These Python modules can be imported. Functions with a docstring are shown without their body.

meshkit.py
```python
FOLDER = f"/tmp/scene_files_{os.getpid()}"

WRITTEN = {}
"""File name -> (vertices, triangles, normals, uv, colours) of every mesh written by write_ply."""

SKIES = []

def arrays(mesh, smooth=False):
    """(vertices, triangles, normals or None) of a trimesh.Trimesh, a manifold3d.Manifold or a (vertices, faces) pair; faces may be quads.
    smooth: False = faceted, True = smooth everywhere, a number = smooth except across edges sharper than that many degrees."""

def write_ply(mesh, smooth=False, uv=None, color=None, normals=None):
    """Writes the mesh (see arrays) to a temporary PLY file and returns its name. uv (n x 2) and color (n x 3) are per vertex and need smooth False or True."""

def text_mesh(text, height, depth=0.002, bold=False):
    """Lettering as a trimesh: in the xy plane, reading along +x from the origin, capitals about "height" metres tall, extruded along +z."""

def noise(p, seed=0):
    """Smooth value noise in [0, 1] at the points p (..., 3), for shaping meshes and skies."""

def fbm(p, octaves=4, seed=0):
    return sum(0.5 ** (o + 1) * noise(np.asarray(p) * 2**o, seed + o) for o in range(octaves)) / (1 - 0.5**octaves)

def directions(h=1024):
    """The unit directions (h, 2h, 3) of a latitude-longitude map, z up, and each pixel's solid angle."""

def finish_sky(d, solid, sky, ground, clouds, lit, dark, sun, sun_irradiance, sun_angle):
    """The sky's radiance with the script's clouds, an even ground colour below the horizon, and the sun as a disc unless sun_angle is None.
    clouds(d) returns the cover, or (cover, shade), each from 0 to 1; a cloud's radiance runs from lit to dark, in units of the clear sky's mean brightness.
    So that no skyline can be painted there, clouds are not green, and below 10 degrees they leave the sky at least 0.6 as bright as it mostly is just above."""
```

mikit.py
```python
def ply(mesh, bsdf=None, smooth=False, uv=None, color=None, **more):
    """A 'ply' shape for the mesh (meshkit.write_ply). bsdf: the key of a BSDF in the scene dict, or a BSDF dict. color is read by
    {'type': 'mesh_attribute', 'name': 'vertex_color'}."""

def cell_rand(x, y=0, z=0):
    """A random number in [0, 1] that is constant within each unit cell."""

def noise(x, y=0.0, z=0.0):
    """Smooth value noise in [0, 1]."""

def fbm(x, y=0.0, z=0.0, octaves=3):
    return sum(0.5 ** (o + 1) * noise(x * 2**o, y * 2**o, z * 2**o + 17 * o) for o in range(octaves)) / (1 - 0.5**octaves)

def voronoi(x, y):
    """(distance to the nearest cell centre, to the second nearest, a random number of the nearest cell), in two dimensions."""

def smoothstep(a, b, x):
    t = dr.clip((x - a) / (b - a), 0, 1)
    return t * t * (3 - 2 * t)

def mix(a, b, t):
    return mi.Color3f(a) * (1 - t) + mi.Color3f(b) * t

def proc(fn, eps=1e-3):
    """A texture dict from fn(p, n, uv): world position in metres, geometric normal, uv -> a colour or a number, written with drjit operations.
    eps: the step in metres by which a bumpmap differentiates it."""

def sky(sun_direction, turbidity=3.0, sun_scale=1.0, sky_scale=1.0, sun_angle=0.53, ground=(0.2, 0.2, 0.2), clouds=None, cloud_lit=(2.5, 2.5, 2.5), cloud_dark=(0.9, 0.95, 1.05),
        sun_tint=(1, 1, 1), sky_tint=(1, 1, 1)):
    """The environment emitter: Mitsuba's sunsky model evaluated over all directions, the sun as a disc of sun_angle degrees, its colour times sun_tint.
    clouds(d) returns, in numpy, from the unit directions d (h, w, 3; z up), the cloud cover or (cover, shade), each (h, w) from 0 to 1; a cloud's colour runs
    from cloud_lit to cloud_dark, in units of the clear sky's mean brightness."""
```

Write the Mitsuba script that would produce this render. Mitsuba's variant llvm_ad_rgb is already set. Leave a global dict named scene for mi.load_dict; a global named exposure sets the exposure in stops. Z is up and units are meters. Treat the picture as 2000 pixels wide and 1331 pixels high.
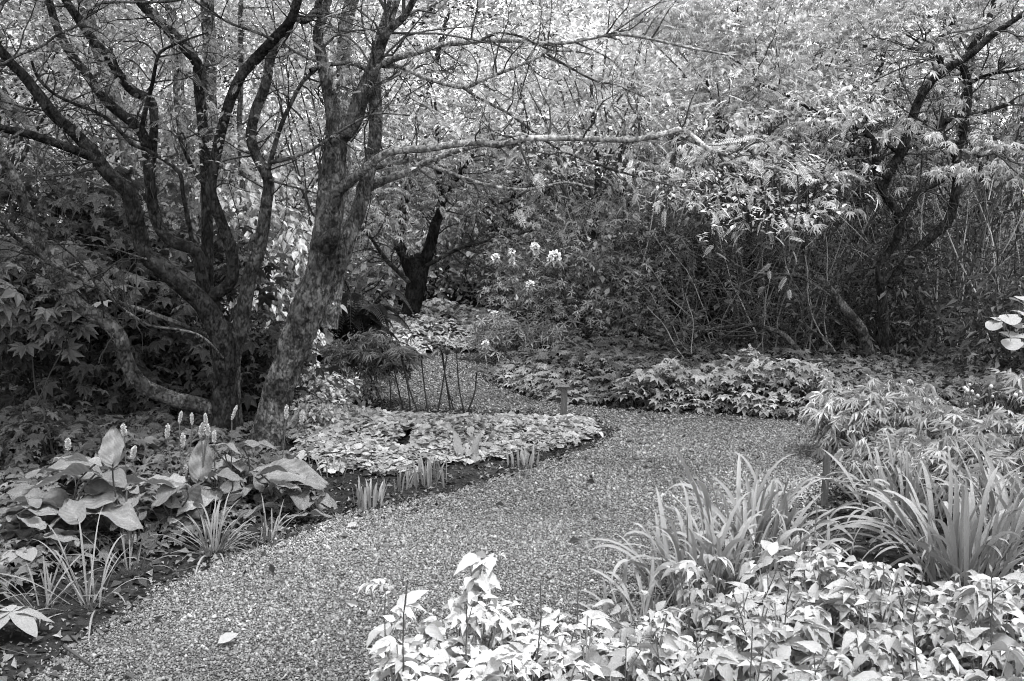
import math
import numpy as np
import mitsuba as mi
import drjit as dr
import shapely
from shapely.geometry import Polygon, Point
import trimesh
import meshkit
import mikit

# ------------------------------------------------------------------ camera, sky, exposure
T = mi.ScalarTransform4f
FPX, HORIZON, EYE = 1944.0, 415.0, 1.5          # the photograph in its own 2000 x 1331 pixels
PITCH = math.atan((665.5 - HORIZON) / FPX)
scene, labels = {}, {}
scene['camera'] = {'type': 'perspective', 'fov': 2 * math.degrees(math.atan(1000 / FPX)), 'fov_axis': 'x', 'near_clip': 0.05, 'far_clip': 500.0,
                   'to_world': T().look_at(origin=[0, 0, EYE], target=[0, math.cos(PITCH), EYE - math.sin(PITCH)], up=[0, 0, 1])}
SUN = (0.25, -0.25, 1.0)
scene['sky'] = mikit.sky(SUN, turbidity=3, sun_scale=0.3, sun_angle=11, clouds=lambda d: 1.0, cloud_lit=(1.6, 1.6, 1.6), cloud_dark=(1.6, 1.6, 1.6),
                         ground=(0.1, 0.1, 0.1), sun_tint=(0.830, 0.989, 1.275))
exposure = 4.88

ALB = 0.46            # overall reflectance of the place
R = np.random.default_rng(11)


def W(x, y, d):
    """The point seen at pixel (x, y) at d metres in front of the camera, measured along the ground."""
    r, u = (x - 1000) / FPX, -(y - 665.5) / FPX
    dy = math.cos(PITCH) + u * math.sin(PITCH)
    dz = -math.sin(PITCH) + u * math.cos(PITCH)
    return np.array([r * d / dy, d, EYE + dz * d / dy])


def H(x, y, z=0.0):
    """The point seen at pixel (x, y) at height z."""
    u = -(y - 665.5) / FPX
    dy = math.cos(PITCH) + u * math.sin(PITCH)
    dz = -math.sin(PITCH) + u * math.cos(PITCH)
    t = (z - EYE) / dz
    return np.array([(x - 1000) / FPX * t, dy * t, z])


# ------------------------------------------------------------------ names, labels
def numbered(name):
    if name not in scene and name not in labels:
        return name
    k = 1
    while f'{name}_{k:03d}' in scene or f'{name}_{k:03d}' in labels:
        k += 1
    return f'{name}_{k:03d}'


COUNT = {}


def part_key(parent, name):
    base = f'{parent}__{name}'
    n = COUNT.get(base, 0)
    COUNT[base] = n + 1
    return base if n == 0 else f'{base}_{n:03d}'


def thing(name, label, cat, group=None):
    key = numbered(name)
    labels[key] = {'label': label, 'category': cat}
    if group:
        labels[key]['group'] = group
    return key


class MB:
    """Collects triangles with a grey tone per vertex."""

    def __init__(self):
        self.v, self.f, self.c, self.n = [], [], [], 0

    def add(self, v, f, c):
        v = np.asarray(v, float)
        self.v.append(v)
        self.f.append(np.asarray(f, int) + self.n)
        self.c.append(np.broadcast_to(np.asarray(c, float), (len(v),)))
        self.n += len(v)
        return self

    def entry(self, bsdf, smooth=False):
        v, f, c = np.vstack(self.v), np.vstack(self.f), np.concatenate(self.c)
        c = np.clip(c * ALB, 0.004, 0.8)
        return mikit.ply((v, f), bsdf, smooth=smooth, color=np.stack([c, c, c], 1))

    def part(self, parent, name, bsdf, smooth=False, stuff=False, label=None):
        if not self.v:
            return None
        k = part_key(parent, name)
        scene[k] = self.entry(bsdf, smooth)
        if stuff:
            labels.setdefault(k, {})['kind'] = 'stuff'
        if label:
            labels.setdefault(k, {})['label'] = label
        return k

    def top(self, name, bsdf, label, cat=None, kind=None, smooth=False):
        k = numbered(name)
        scene[k] = self.entry(bsdf, smooth)
        labels[k] = {'label': label}
        if cat:
            labels[k]['category'] = cat
        if kind:
            labels[k]['kind'] = kind
        return k


# ------------------------------------------------------------------ materials
VC = {'type': 'mesh_attribute', 'name': 'vertex_color'}
scene['m_leaf'] = {'type': 'principledthin', 'base_color': VC, 'roughness': 0.6, 'diff_trans': 0.55, 'eta': 1.22}
scene['m_broad'] = {'type': 'principledthin', 'base_color': VC, 'roughness': 0.5, 'diff_trans': 0.45, 'eta': 1.3}
scene['m_stone'] = {'type': 'principled', 'base_color': VC, 'roughness': 0.75, 'specular': 0.35}
scene['m_stem'] = {'type': 'twosided', 'bsdf': {'type': 'principled', 'base_color': VC, 'roughness': 0.8, 'specular': 0.1}}


def bark_tone(lo, hi, moss, sc, young=False):
    def fn(p, n, uv):
        a = mikit.fbm(p.x * 14 * sc, p.y * 14 * sc, p.z * 9 * sc, octaves=4)
        b = mikit.fbm(p.x * 60 * sc + 7, p.y * 60 * sc, p.z * 24 * sc, octaves=3)
        c = mikit.noise(p.x * 7 * sc + 31, p.y * 7 * sc + 5, p.z * 5 * sc)
        t = mikit.smoothstep(0.30, 0.72, a) * 0.75 + 0.15
        v = lo + (hi - lo) * t * (0.55 + 0.7 * b)
        crack = mikit.smoothstep(0.0, 0.09, dr.abs(mikit.fbm(p.x * 42 * sc, p.y * 42 * sc, p.z * 11 * sc, octaves=4) - 0.5))
        v = v * (0.45 + 0.9 * b) * (0.35 + 0.65 * crack)
        spot = mikit.smoothstep(0.56, 0.68, mikit.fbm(p.x * 38 * sc, p.y * 38 * sc + 3, p.z * 30 * sc + 11, octaves=4))
        v = v * (1 - 0.7 * spot) + moss * spot * 0.15
        v = v * (0.75 + 0.5 * c)
        if young:                                        # bark pales away from the trunk, where it is younger
            v = v * (0.16 + 0.84 * mikit.smoothstep(-1.08, -0.35, p.x))
        return mi.Color3f(v * ALB)
    return fn


def bark_relief(sc):
    def fn(p, n, uv):
        r = mikit.fbm(p.x * 42 * sc, p.y * 42 * sc, p.z * 11 * sc, octaves=4)
        return dr.abs(r - 0.5) * 2 + 0.4 * mikit.noise(p.x * 150 * sc, p.y * 150 * sc, p.z * 70 * sc)
    return fn


def bark(name, lo, hi, moss, sc=1.0, young=False):
    scene[name] = {'type': 'bumpmap', 'arbitrary': mikit.proc(bark_relief(sc), eps=0.002), 'scale': 0.022 / sc,
                   'bsdf': {'type': 'principled', 'base_color': mikit.proc(bark_tone(lo, hi, moss, sc, young)), 'roughness': 0.9, 'specular': 0.06}}


bark('m_bark_lichen', 0.030, 0.20, 0.03)
bark('m_bark_dark', 0.015, 0.070, 0.012)
bark('m_bark_pale', 0.06, 0.28, 0.04)
bark('m_bark_white', 0.26, 0.74, 0.15, young=True)


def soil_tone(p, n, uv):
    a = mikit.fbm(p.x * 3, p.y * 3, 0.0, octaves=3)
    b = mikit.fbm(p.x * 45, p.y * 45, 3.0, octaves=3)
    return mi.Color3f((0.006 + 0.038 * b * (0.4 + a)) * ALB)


def gravel_tone(p, n, uv):
    d1, d2, r = mikit.voronoi(p.x * 70, p.y * 70)
    a = mikit.fbm(p.x * 1.7, p.y * 1.7, 0.0, octaves=3)
    edge = mikit.smoothstep(0.02, 0.22, d2 - d1)
    return mi.Color3f((0.02 + 0.14 * r) * (0.25 + 0.75 * edge) * (0.7 + 0.5 * a) * ALB)


def gravel_relief(p, n, uv):
    d1, d2, r = mikit.voronoi(p.x * 70, p.y * 70)
    return mikit.smoothstep(0.0, 0.4, d2 - d1) * (0.5 + 0.5 * r)


def soil_relief(p, n, uv):
    return mikit.fbm(p.x * 40, p.y * 40, p.z * 40, octaves=3)


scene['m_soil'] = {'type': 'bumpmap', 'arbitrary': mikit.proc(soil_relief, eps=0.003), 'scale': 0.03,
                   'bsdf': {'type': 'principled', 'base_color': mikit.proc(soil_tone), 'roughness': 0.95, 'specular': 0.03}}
scene['m_gravel'] = {'type': 'bumpmap', 'arbitrary': mikit.proc(gravel_relief, eps=0.002), 'scale': 0.006,
                     'bsdf': {'type': 'principled', 'base_color': mikit.proc(gravel_tone), 'roughness': 0.85, 'specular': 0.2}}


def wood_tone(p, n, uv):
    g = mikit.fbm(p.x * 90, p.y * 90, p.z * 9, octaves=3)
    return mi.Color3f(0.008 + 0.035 * g)


scene['m_wood'] = {'type': 'principled', 'base_color': mikit.proc(wood_tone), 'roughness': 0.8}

# ------------------------------------------------------------------ geometry helpers


def unit(a):
    a = np.asarray(a, float)
    return a / (np.linalg.norm(a, axis=-1, keepdims=True) + 1e-12)


def spline(p, per=4):
    p = np.asarray(p, float)
    if len(p) < 3:
        t = np.linspace(0, 1, per + 1)[:, None]
        return p[0] * (1 - t) + p[-1] * t
    q = np.vstack([2 * p[0] - p[1], p, 2 * p[-1] - p[-2]])
    t = np.linspace(0, 1, per, endpoint=False)[:, None]
    out = []
    for i in range(1, len(q) - 2):
        a, b, c, d = q[i - 1], q[i], q[i + 1], q[i + 2]
        out.append(0.5 * ((2 * b) + (c - a) * t + (2 * a - 5 * b + 4 * c - d) * t ** 2 + (3 * b - a - 3 * c + d) * t ** 3))
    out.append(p[-1:])
    return np.vstack(out)


def tube(P, rad, sides=8, rough=0.0, seed=0, cap=True):
    P = np.asarray(P, float)
    n = len(P)
    rad = np.broadcast_to(np.asarray(rad, float), (n,))
    t = unit(np.gradient(P, axis=0))
    ref = np.array([0.31, 0.93, 0.18]) if abs(t[0] @ unit([0.31, 0.93, 0.18])) < 0.92 else np.array([1.0, 0, 0.2])
    a = unit(np.cross(t, ref))
    b = np.cross(t, a)
    ang = np.arange(sides) * 2 * np.pi / sides
    off = np.cos(ang)[None, :, None] * a[:, None] + np.sin(ang)[None, :, None] * b[:, None]
    r = np.repeat(rad[:, None], sides, 1)
    if rough:
        q = P[:, None] + off * r[..., None]
        m = rad.mean()
        r = r * (1 + rough * 2 * (meshkit.fbm(q * np.array([1, 1, 0.6]) * 0.55 / m, 3, seed) - 0.5) + rough * 0.8 * (meshkit.noise(q * 2.4 / m, seed + 9) - 0.5))
    V = (P[:, None] + off * r[..., None]).reshape(-1, 3)
    i, j = np.meshgrid(np.arange(n - 1), np.arange(sides), indexing='ij')
    A, B = i * sides + j, i * sides + (j + 1) % sides
    F = np.concatenate([np.stack([A, B, B + sides], -1).reshape(-1, 3), np.stack([A, B + sides, A + sides], -1).reshape(-1, 3)])
    if cap:
        V = np.vstack([V, P[-1:] + t[-1:] * rad[-1] * 0.5])
        k = len(V) - 1
        jj = np.arange(sides)
        F = np.vstack([F, np.stack([(n - 1) * sides + jj, (n - 1) * sides + (jj + 1) % sides, np.full(sides, k)], 1)])
    return V, F


def limb_path(px, d0, d1, w0, w1, per=4, power=1.0):
    """Pixel polyline -> (points, radii); distances run from d0 to d1, widths in photograph pixels from w0 to w1 (or a list)."""
    px = np.asarray(px, float)
    s = np.concatenate([[0], np.cumsum(np.linalg.norm(np.diff(px, axis=0), axis=1))])
    s /= s[-1]
    d = d0 + (d1 - d0) * s ** power
    w = np.interp(s, np.linspace(0, 1, len(w0)), w0) if isinstance(w0, (list, tuple)) else w0 + (w1 - w0) * s
    P = np.array([W(x, y, k) for (x, y), k in zip(px, d)])
    rr = w / 2 * d / FPX
    return spline(P, per), np.interp(np.linspace(0, 1, (len(P) - 1) * per + 1), np.linspace(0, 1, len(P)), rr)


# leaf shapes: along +x from 0 to 1, face up +z
def t_kite(w=0.28, fold=0.08):
    return np.array([[0, 0, 0], [0.45, w, fold], [1, 0, -0.12], [0.45, -w, fold]], float), np.array([[0, 2, 1], [0, 3, 2]])


def t_oval(w=0.27, fold=0.10, droop=0.18, tip=1.0, rows=(0.22, 0.5, 0.78)):
    V = [[0, 0, 0]]
    for t in rows:
        h = w * math.sin(math.pi * t ** (0.75 * tip))
        z = -droop * t * t
        V += [[t, h, z + fold * h / w * 0.8], [t, 0, z], [t, -h, z + fold * h / w * 0.8]]
    V.append([1, 0, -droop])
    n = len(rows)
    F = [[0, 2, 1], [0, 3, 2]]
    for i in range(n - 1):
        a, b = 1 + 3 * i, 4 + 3 * i
        F += [[a, a + 1, b + 1], [a, b + 1, b], [a + 1, a + 2, b + 2], [a + 1, b + 2, b + 1]]
    a, k = 1 + 3 * (n - 1), len(V) - 1
    F += [[a, a + 1, k], [a + 1, a + 2, k]]
    return np.array(V, float), np.array(F)


def t_lobed(lobes=5, depth=0.45, droop=0.25, spread=250):
    """A palmate leaf; its stalk meets the blade at the origin."""
    pts, m = [], lobes * 2 + 1
    for i in range(m):
        a = math.radians(-spread / 2 + spread * i / (m - 1))
        c = math.cos(a * 0.62)
        r = (0.42 + 0.58 * max(c, 0) ** 1.2) * (1.0 if i % 2 else 1 - depth)
        x, y = r * math.cos(a), r * math.sin(a)
        pts.append([x, y, -droop * r * r + (0.05 if i % 2 == 0 else -0.05)])
    V = np.array([[0, 0, 0.0]] + pts)
    F = np.array([[0, i, i + 1] for i in range(1, m)])
    return V, F


def t_round(n=9, droop=0.12):
    a = np.linspace(-2.75, 2.75, n)
    r = 0.55 * (1 - 0.06 * np.cos(3 * a))
    V = np.vstack([[[0.42, 0, 0.0]], np.stack([0.5 + r * np.cos(a), r * 0.92 * np.sin(a), -droop * np.abs(np.sin(a)) ** 2 + 0.02], 1), [[0.06, 0, 0]]])
    return V, np.array([[0, i, i + 1] for i in range(1, n)] + [[0, n, n + 1], [0, n + 1, 1]])


def t_pinnate(pairs=8, llen=0.26, lw=0.085, droop=0.35, sweep=0.55):
    V, F = [], []
    for k in range(pairs):
        t = 0.16 + 0.8 * k / pairs
        L = llen * (0.55 + 0.45 * math.sin(math.pi * (0.18 + 0.75 * t)))
        for s in (-1, 1):
            b = np.array([t, 0, -droop * t * t])
            dx = unit([sweep, s, -0.25])
            nrm = np.array([-dx[1], dx[0], 0])
            i = len(V)
            mid = b + dx * L * 0.45
            V += [b, mid + nrm * lw / 2, b + dx * L + np.array([0, 0, -0.03]), mid - nrm * lw / 2]
            F += [[i, i + 1, i + 2], [i, i + 2, i + 3]]
    i = len(V)
    b, e = np.array([0.93, 0, -droop * 0.86]), np.array([1.2, 0, -droop * 1.3])
    V += [b, (b + e) / 2 + [0, lw / 2, 0], e, (b + e) / 2 - [0, lw / 2, 0]]
    F += [[i, i + 1, i + 2], [i, i + 2, i + 3]]
    for k in range(4):                                   # the midrib as a narrow folded strip
        t0, t1 = k / 4, (k + 1) / 4
        i = len(V)
        V += [[t0, 0.008, -droop * t0 * t0], [t0, -0.008, -droop * t0 * t0], [t1, -0.008, -droop * t1 * t1], [t1, 0.008, -droop * t1 * t1]]
        F += [[i, i + 1, i + 2], [i, i + 2, i + 3]]
    return np.array(V, float), np.array(F)


def t_star(n=5, w=0.10, droop=0.3, spread=150):
    """Narrow leaflets spreading from one point, drooping (a palmate leaf cut to its base)."""
    V, F = [], []
    for k in range(n):
        a = math.radians(-spread / 2 + spread * k / (n - 1))
        L = 1.0 - 0.32 * abs(k - (n - 1) / 2) / ((n - 1) / 2)
        dx, nr = np.array([math.cos(a), math.sin(a), 0]), np.array([-math.sin(a), math.cos(a), 0])
        i = len(V)
        V += [np.zeros(3), dx * L * 0.45 + nr * w + [0, 0, -0.02], dx * L + [0, 0, -droop * L], dx * L * 0.45 - nr * w + [0, 0, -0.02]]
        F += [[i, i + 1, i + 2], [i, i + 2, i + 3]]
    return np.array(V, float), np.array(F)


def scatter(mb, tpl, P, D, N, S, C):
    P = np.asarray(P, float)
    n = len(P)
    if n == 0:
        return
    X = unit(np.broadcast_to(D, (n, 3)))
    Z = np.broadcast_to(N, (n, 3))
    Y = unit(np.cross(Z, X) + 1e-9)
    Z = np.cross(X, Y)
    S = np.broadcast_to(np.asarray(S, float), (n,))
    v, f = tpl
    V = P[:, None] + S[:, None, None] * (v[None, :, 0:1] * X[:, None] + v[None, :, 1:2] * Y[:, None] + v[None, :, 2:3] * Z[:, None])
    F = (f[None] + (np.arange(n) * len(v))[:, None, None]).reshape(-1, 3)
    mb.add(V.reshape(-1, 3), F, np.repeat(np.broadcast_to(np.asarray(C, float), (n,)), len(v)))


def tones(n, tone, var=0.25):
    return tone * np.clip(1 + var * R.normal(size=n), 0.45, 1.9)


def clusters(mb, C, rc, per, size, tone, tpls, flat=0.22, droop=0.35, lean=0.5, var=0.22, up=0.45):
    """Leaves in layered sprays round the centres C."""
    C = np.asarray(C, float)
    n = len(C)
    if n == 0:
        return
    rc = np.broadcast_to(np.asarray(rc, float), (n,))
    ctone = tone * np.clip(1 + 0.16 * R.normal(size=n), 0.6, 1.5)
    idx = np.repeat(np.arange(n), per)
    m = len(idx)
    a, q = R.uniform(0, 2 * np.pi, m), np.sqrt(R.uniform(0.0, 1, m))
    out = np.stack([np.cos(a), np.sin(a), np.zeros(m)], 1)
    tilt = R.normal(size=(n, 2)) * 0.22
    off = out * (q * rc[idx])[:, None]
    off[:, 2] = R.normal(size=m) * flat * rc[idx] - droop * rc[idx] * q ** 2 + (off[:, :2] * tilt[idx]).sum(1)
    P = C[idx] + off
    D = out + R.normal(size=(m, 3)) * lean
    D[:, 2] -= droop
    N = np.array([0, 0, 1.0]) + R.normal(size=(m, 3)) * up
    S = size * np.clip(1 + 0.28 * R.normal(size=m), 0.5, 1.7)
    col = ctone[idx] * np.clip(1 + var * R.normal(size=m), 0.5, 1.8)
    which = R.integers(0, len(tpls), m)
    for k, tp in enumerate(tpls):
        s = which == k
        scatter(mb, tp, P[s], D[s], N[s], S[s], col[s])


def ellipsoid(c, r, n, shell=0.45, zmin=None):
    p = unit(R.normal(size=(n, 3))) * (R.uniform(0, 1, n) ** shell)[:, None] * np.asarray(r) + np.asarray(c)
    if zmin is not None:
        p = p[p[:, 2] > zmin]
    return p


def wander(p0, d0, L, n=7, bend=0.25, up=0.1):
    P, d = [np.asarray(p0, float)], unit(d0)
    for _ in range(n - 1):
        d = unit(d + R.normal(size=3) * bend + [0, 0, up])
        P.append(P[-1] + d * L / (n - 1))
    return np.array(P)


def grow_twigs(mb, P, rad, count, length, r0, tone, lo=0.25, hi=1.0, sub=2, up=0.1, side=(0, 0, 0), sides=4):
    """Side twigs of a limb; returns points with directions where leaves can sit."""
    tips = []
    t = unit(np.gradient(P, axis=0))
    for _ in range(count):
        i = int(R.uniform(lo, hi) * (len(P) - 1))
        d = unit(t[i] * R.uniform(0.1, 0.9) + unit(np.cross(t[i], R.normal(size=3))) * R.uniform(0.6, 1.2) + np.asarray(side) + [0, 0, up])
        L = length * R.uniform(0.5, 1.3)
        q = wander(P[i], d, L, 7, 0.24, up * 0.35)
        r = min(r0, rad[i] * 0.6)
        v, f = tube(q, np.linspace(r, r * 0.3, 7), sides)
        mb.add(v, f, tone)
        tips += [(q[k], unit(q[k] - q[k - 1])) for k in (3, 5, 6)]
        for _ in range(sub):
            k = R.integers(2, 6)
            d2 = unit(unit(q[k] - q[k - 1]) + R.normal(size=3) * 0.7)
            s = wander(q[k], d2, L * R.uniform(0.3, 0.6), 5, 0.28, up * 0.3)
            v, f = tube(s, np.linspace(r * 0.5, r * 0.18, 5), 3)
            mb.add(v, f, tone)
            tips += [(s[2], unit(s[2] - s[1])), (s[4], unit(s[4] - s[3]))]
    return tips


def leaves_on(mb, tips, tpls, per, size, tone, droop=0.35, spread=0.9, var=0.22):
    if not tips:
        return
    P, D = np.array([a for a, _ in tips]), np.array([b for _, b in tips])
    idx = np.repeat(np.arange(len(P)), per)
    m = len(idx)
    d = D[idx] + R.normal(size=(m, 3)) * spread
    d[:, 2] = d[:, 2] * 0.4 - droop * 0.5
    pos = P[idx] + R.normal(size=(m, 3)) * 0.03
    N = np.array([0, 0, 1.0]) + R.normal(size=(m, 3)) * 0.35
    S = size * np.clip(1 + 0.25 * R.normal(size=m), 0.5, 1.6)
    which = R.integers(0, len(tpls), m)
    col = tones(m, tone, var)
    for k, tp in enumerate(tpls):
        s = which == k
        scatter(mb, tp, pos[s], d[s], N[s], S[s], col[s])


# ------------------------------------------------------------------ setting: path and ground
def world_poly(px):
    return Polygon([tuple(H(x, y)[:2]) for x, y in px]).buffer(0)


PATH = world_poly([(20, 1345), (150, 1250), (330, 1130), (480, 1068), (640, 1010), (800, 975), (960, 932), (1100, 888), (1185, 860), (1200, 838),
                   (1110, 812), (960, 806), (840, 802), (700, 786), (560, 768), (400, 745), (420, 715), (620, 716), (800, 704), (870, 694), (960, 690), (975, 706),
                   (950, 738), (1010, 768), (1110, 790), (1250, 800), (1400, 806), (1560, 816), (1660, 850), (1640, 960), (1480, 1060), (1330, 1170),
                   (1250, 1330), (1180, 1600), (200, 1600)]).buffer(0.06).buffer(-0.06)
shapely.prepare(PATH)


def edge_noise(x, y):
    return 0.20 * meshkit.fbm(np.stack([x * 4.0, y * 4.0, 0 * x + 2.5], -1), 4, 13) - 0.13


def ground_z(x, y):
    x, y = np.asarray(x, float), np.asarray(y, float)
    d = shapely.distance(PATH, shapely.points(x, y))
    rise = np.clip(d / 0.7, 0, 1)
    z = np.where(d <= 0, -0.008, -0.008 + 0.065 * rise * rise * (3 - 2 * rise))
    z = z + (meshkit.fbm(np.stack([x * 1.2, y * 1.2, 0 * x], -1), 3) - 0.5) * 0.08 * rise + (meshkit.fbm(np.stack([x * 9, y * 9, 0 * x], -1), 2, 3) - 0.5) * 0.014
    return z + np.clip(y - 11.5, 0, 60) * 0.10


def grid(xs, ys):
    X, Y = np.meshgrid(xs, ys, indexing='ij')
    i, j = np.meshgrid(np.arange(len(xs) - 1), np.arange(len(ys) - 1), indexing='ij')
    a = (i * len(ys) + j).ravel()
    F = np.vstack([np.stack([a, a + len(ys), a + len(ys) + 1], 1), np.stack([a, a + len(ys) + 1, a + 1], 1)])
    return X.ravel(), Y.ravel(), F


xs = np.concatenate([-np.geomspace(120, 6, 14), np.arange(-5.6, 5.61, 0.08), np.geomspace(6, 120, 14)])
ys = np.concatenate([-np.geomspace(60, 0.6, 10), np.arange(0, 12.5, 0.08), np.geomspace(12.8, 150, 18)])
gx, gy, gf = grid(xs, ys)
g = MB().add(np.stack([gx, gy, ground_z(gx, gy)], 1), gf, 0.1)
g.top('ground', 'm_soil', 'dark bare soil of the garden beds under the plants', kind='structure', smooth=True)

def path_z(x, y):
    d = shapely.distance(PATH.boundary, shapely.points(x, y)) * np.where(shapely.contains_xy(PATH, x, y), 1, -1)
    t = np.clip((d - edge_noise(x, y)) / 0.10, -1, 1)
    return 0.004 + 0.02 * (meshkit.fbm(np.stack([x * 0.9, y * 0.9, 0 * x], -1), 3, 4) - 0.5) - 0.03 * (1 - np.clip(t, -0.3, 1))


px_, py_, pf_ = grid(np.arange(-3.6, 3.2, 0.05), np.arange(1.6, 11.6, 0.05))
inside = shapely.contains_xy(PATH.buffer(0.05), px_, py_)
keep = inside[pf_].all(1)
m = trimesh.Trimesh(np.stack([px_, py_, path_z(px_, py_)], 1), pf_[keep], process=False)
m.remove_unreferenced_vertices()
g = MB().add(m.vertices, m.faces, 0.2)
path_key = g.top('gravel_path', 'm_gravel', 'winding garden path of loose grey gravel curving between the beds', kind='structure', smooth=True)


def in_view(P, margin=60):
    q = P - np.array([0, 0, EYE])
    fwd = q[:, 1] * math.cos(PITCH) - q[:, 2] * math.sin(PITCH)
    up = q[:, 1] * math.sin(PITCH) + q[:, 2] * math.cos(PITCH)
    x, y = 1000 + FPX * q[:, 0] / fwd, 665.5 - FPX * up / fwd
    return (fwd > 0.1) & (x > -margin) & (x < 2000 + margin) & (y > -margin) & (y < 1331 + margin)


OCT_V = np.array([[1, 0, 0], [0, 1, 0], [-1, 0, 0], [0, -1, 0], [0, 0, 1], [0, 0, -1]], float) * 0.56
OCT_F = np.array([[0, 1, 4], [1, 2, 4], [2, 3, 4], [3, 0, 4], [1, 0, 5], [2, 1, 5], [3, 2, 5], [0, 3, 5]])


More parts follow.
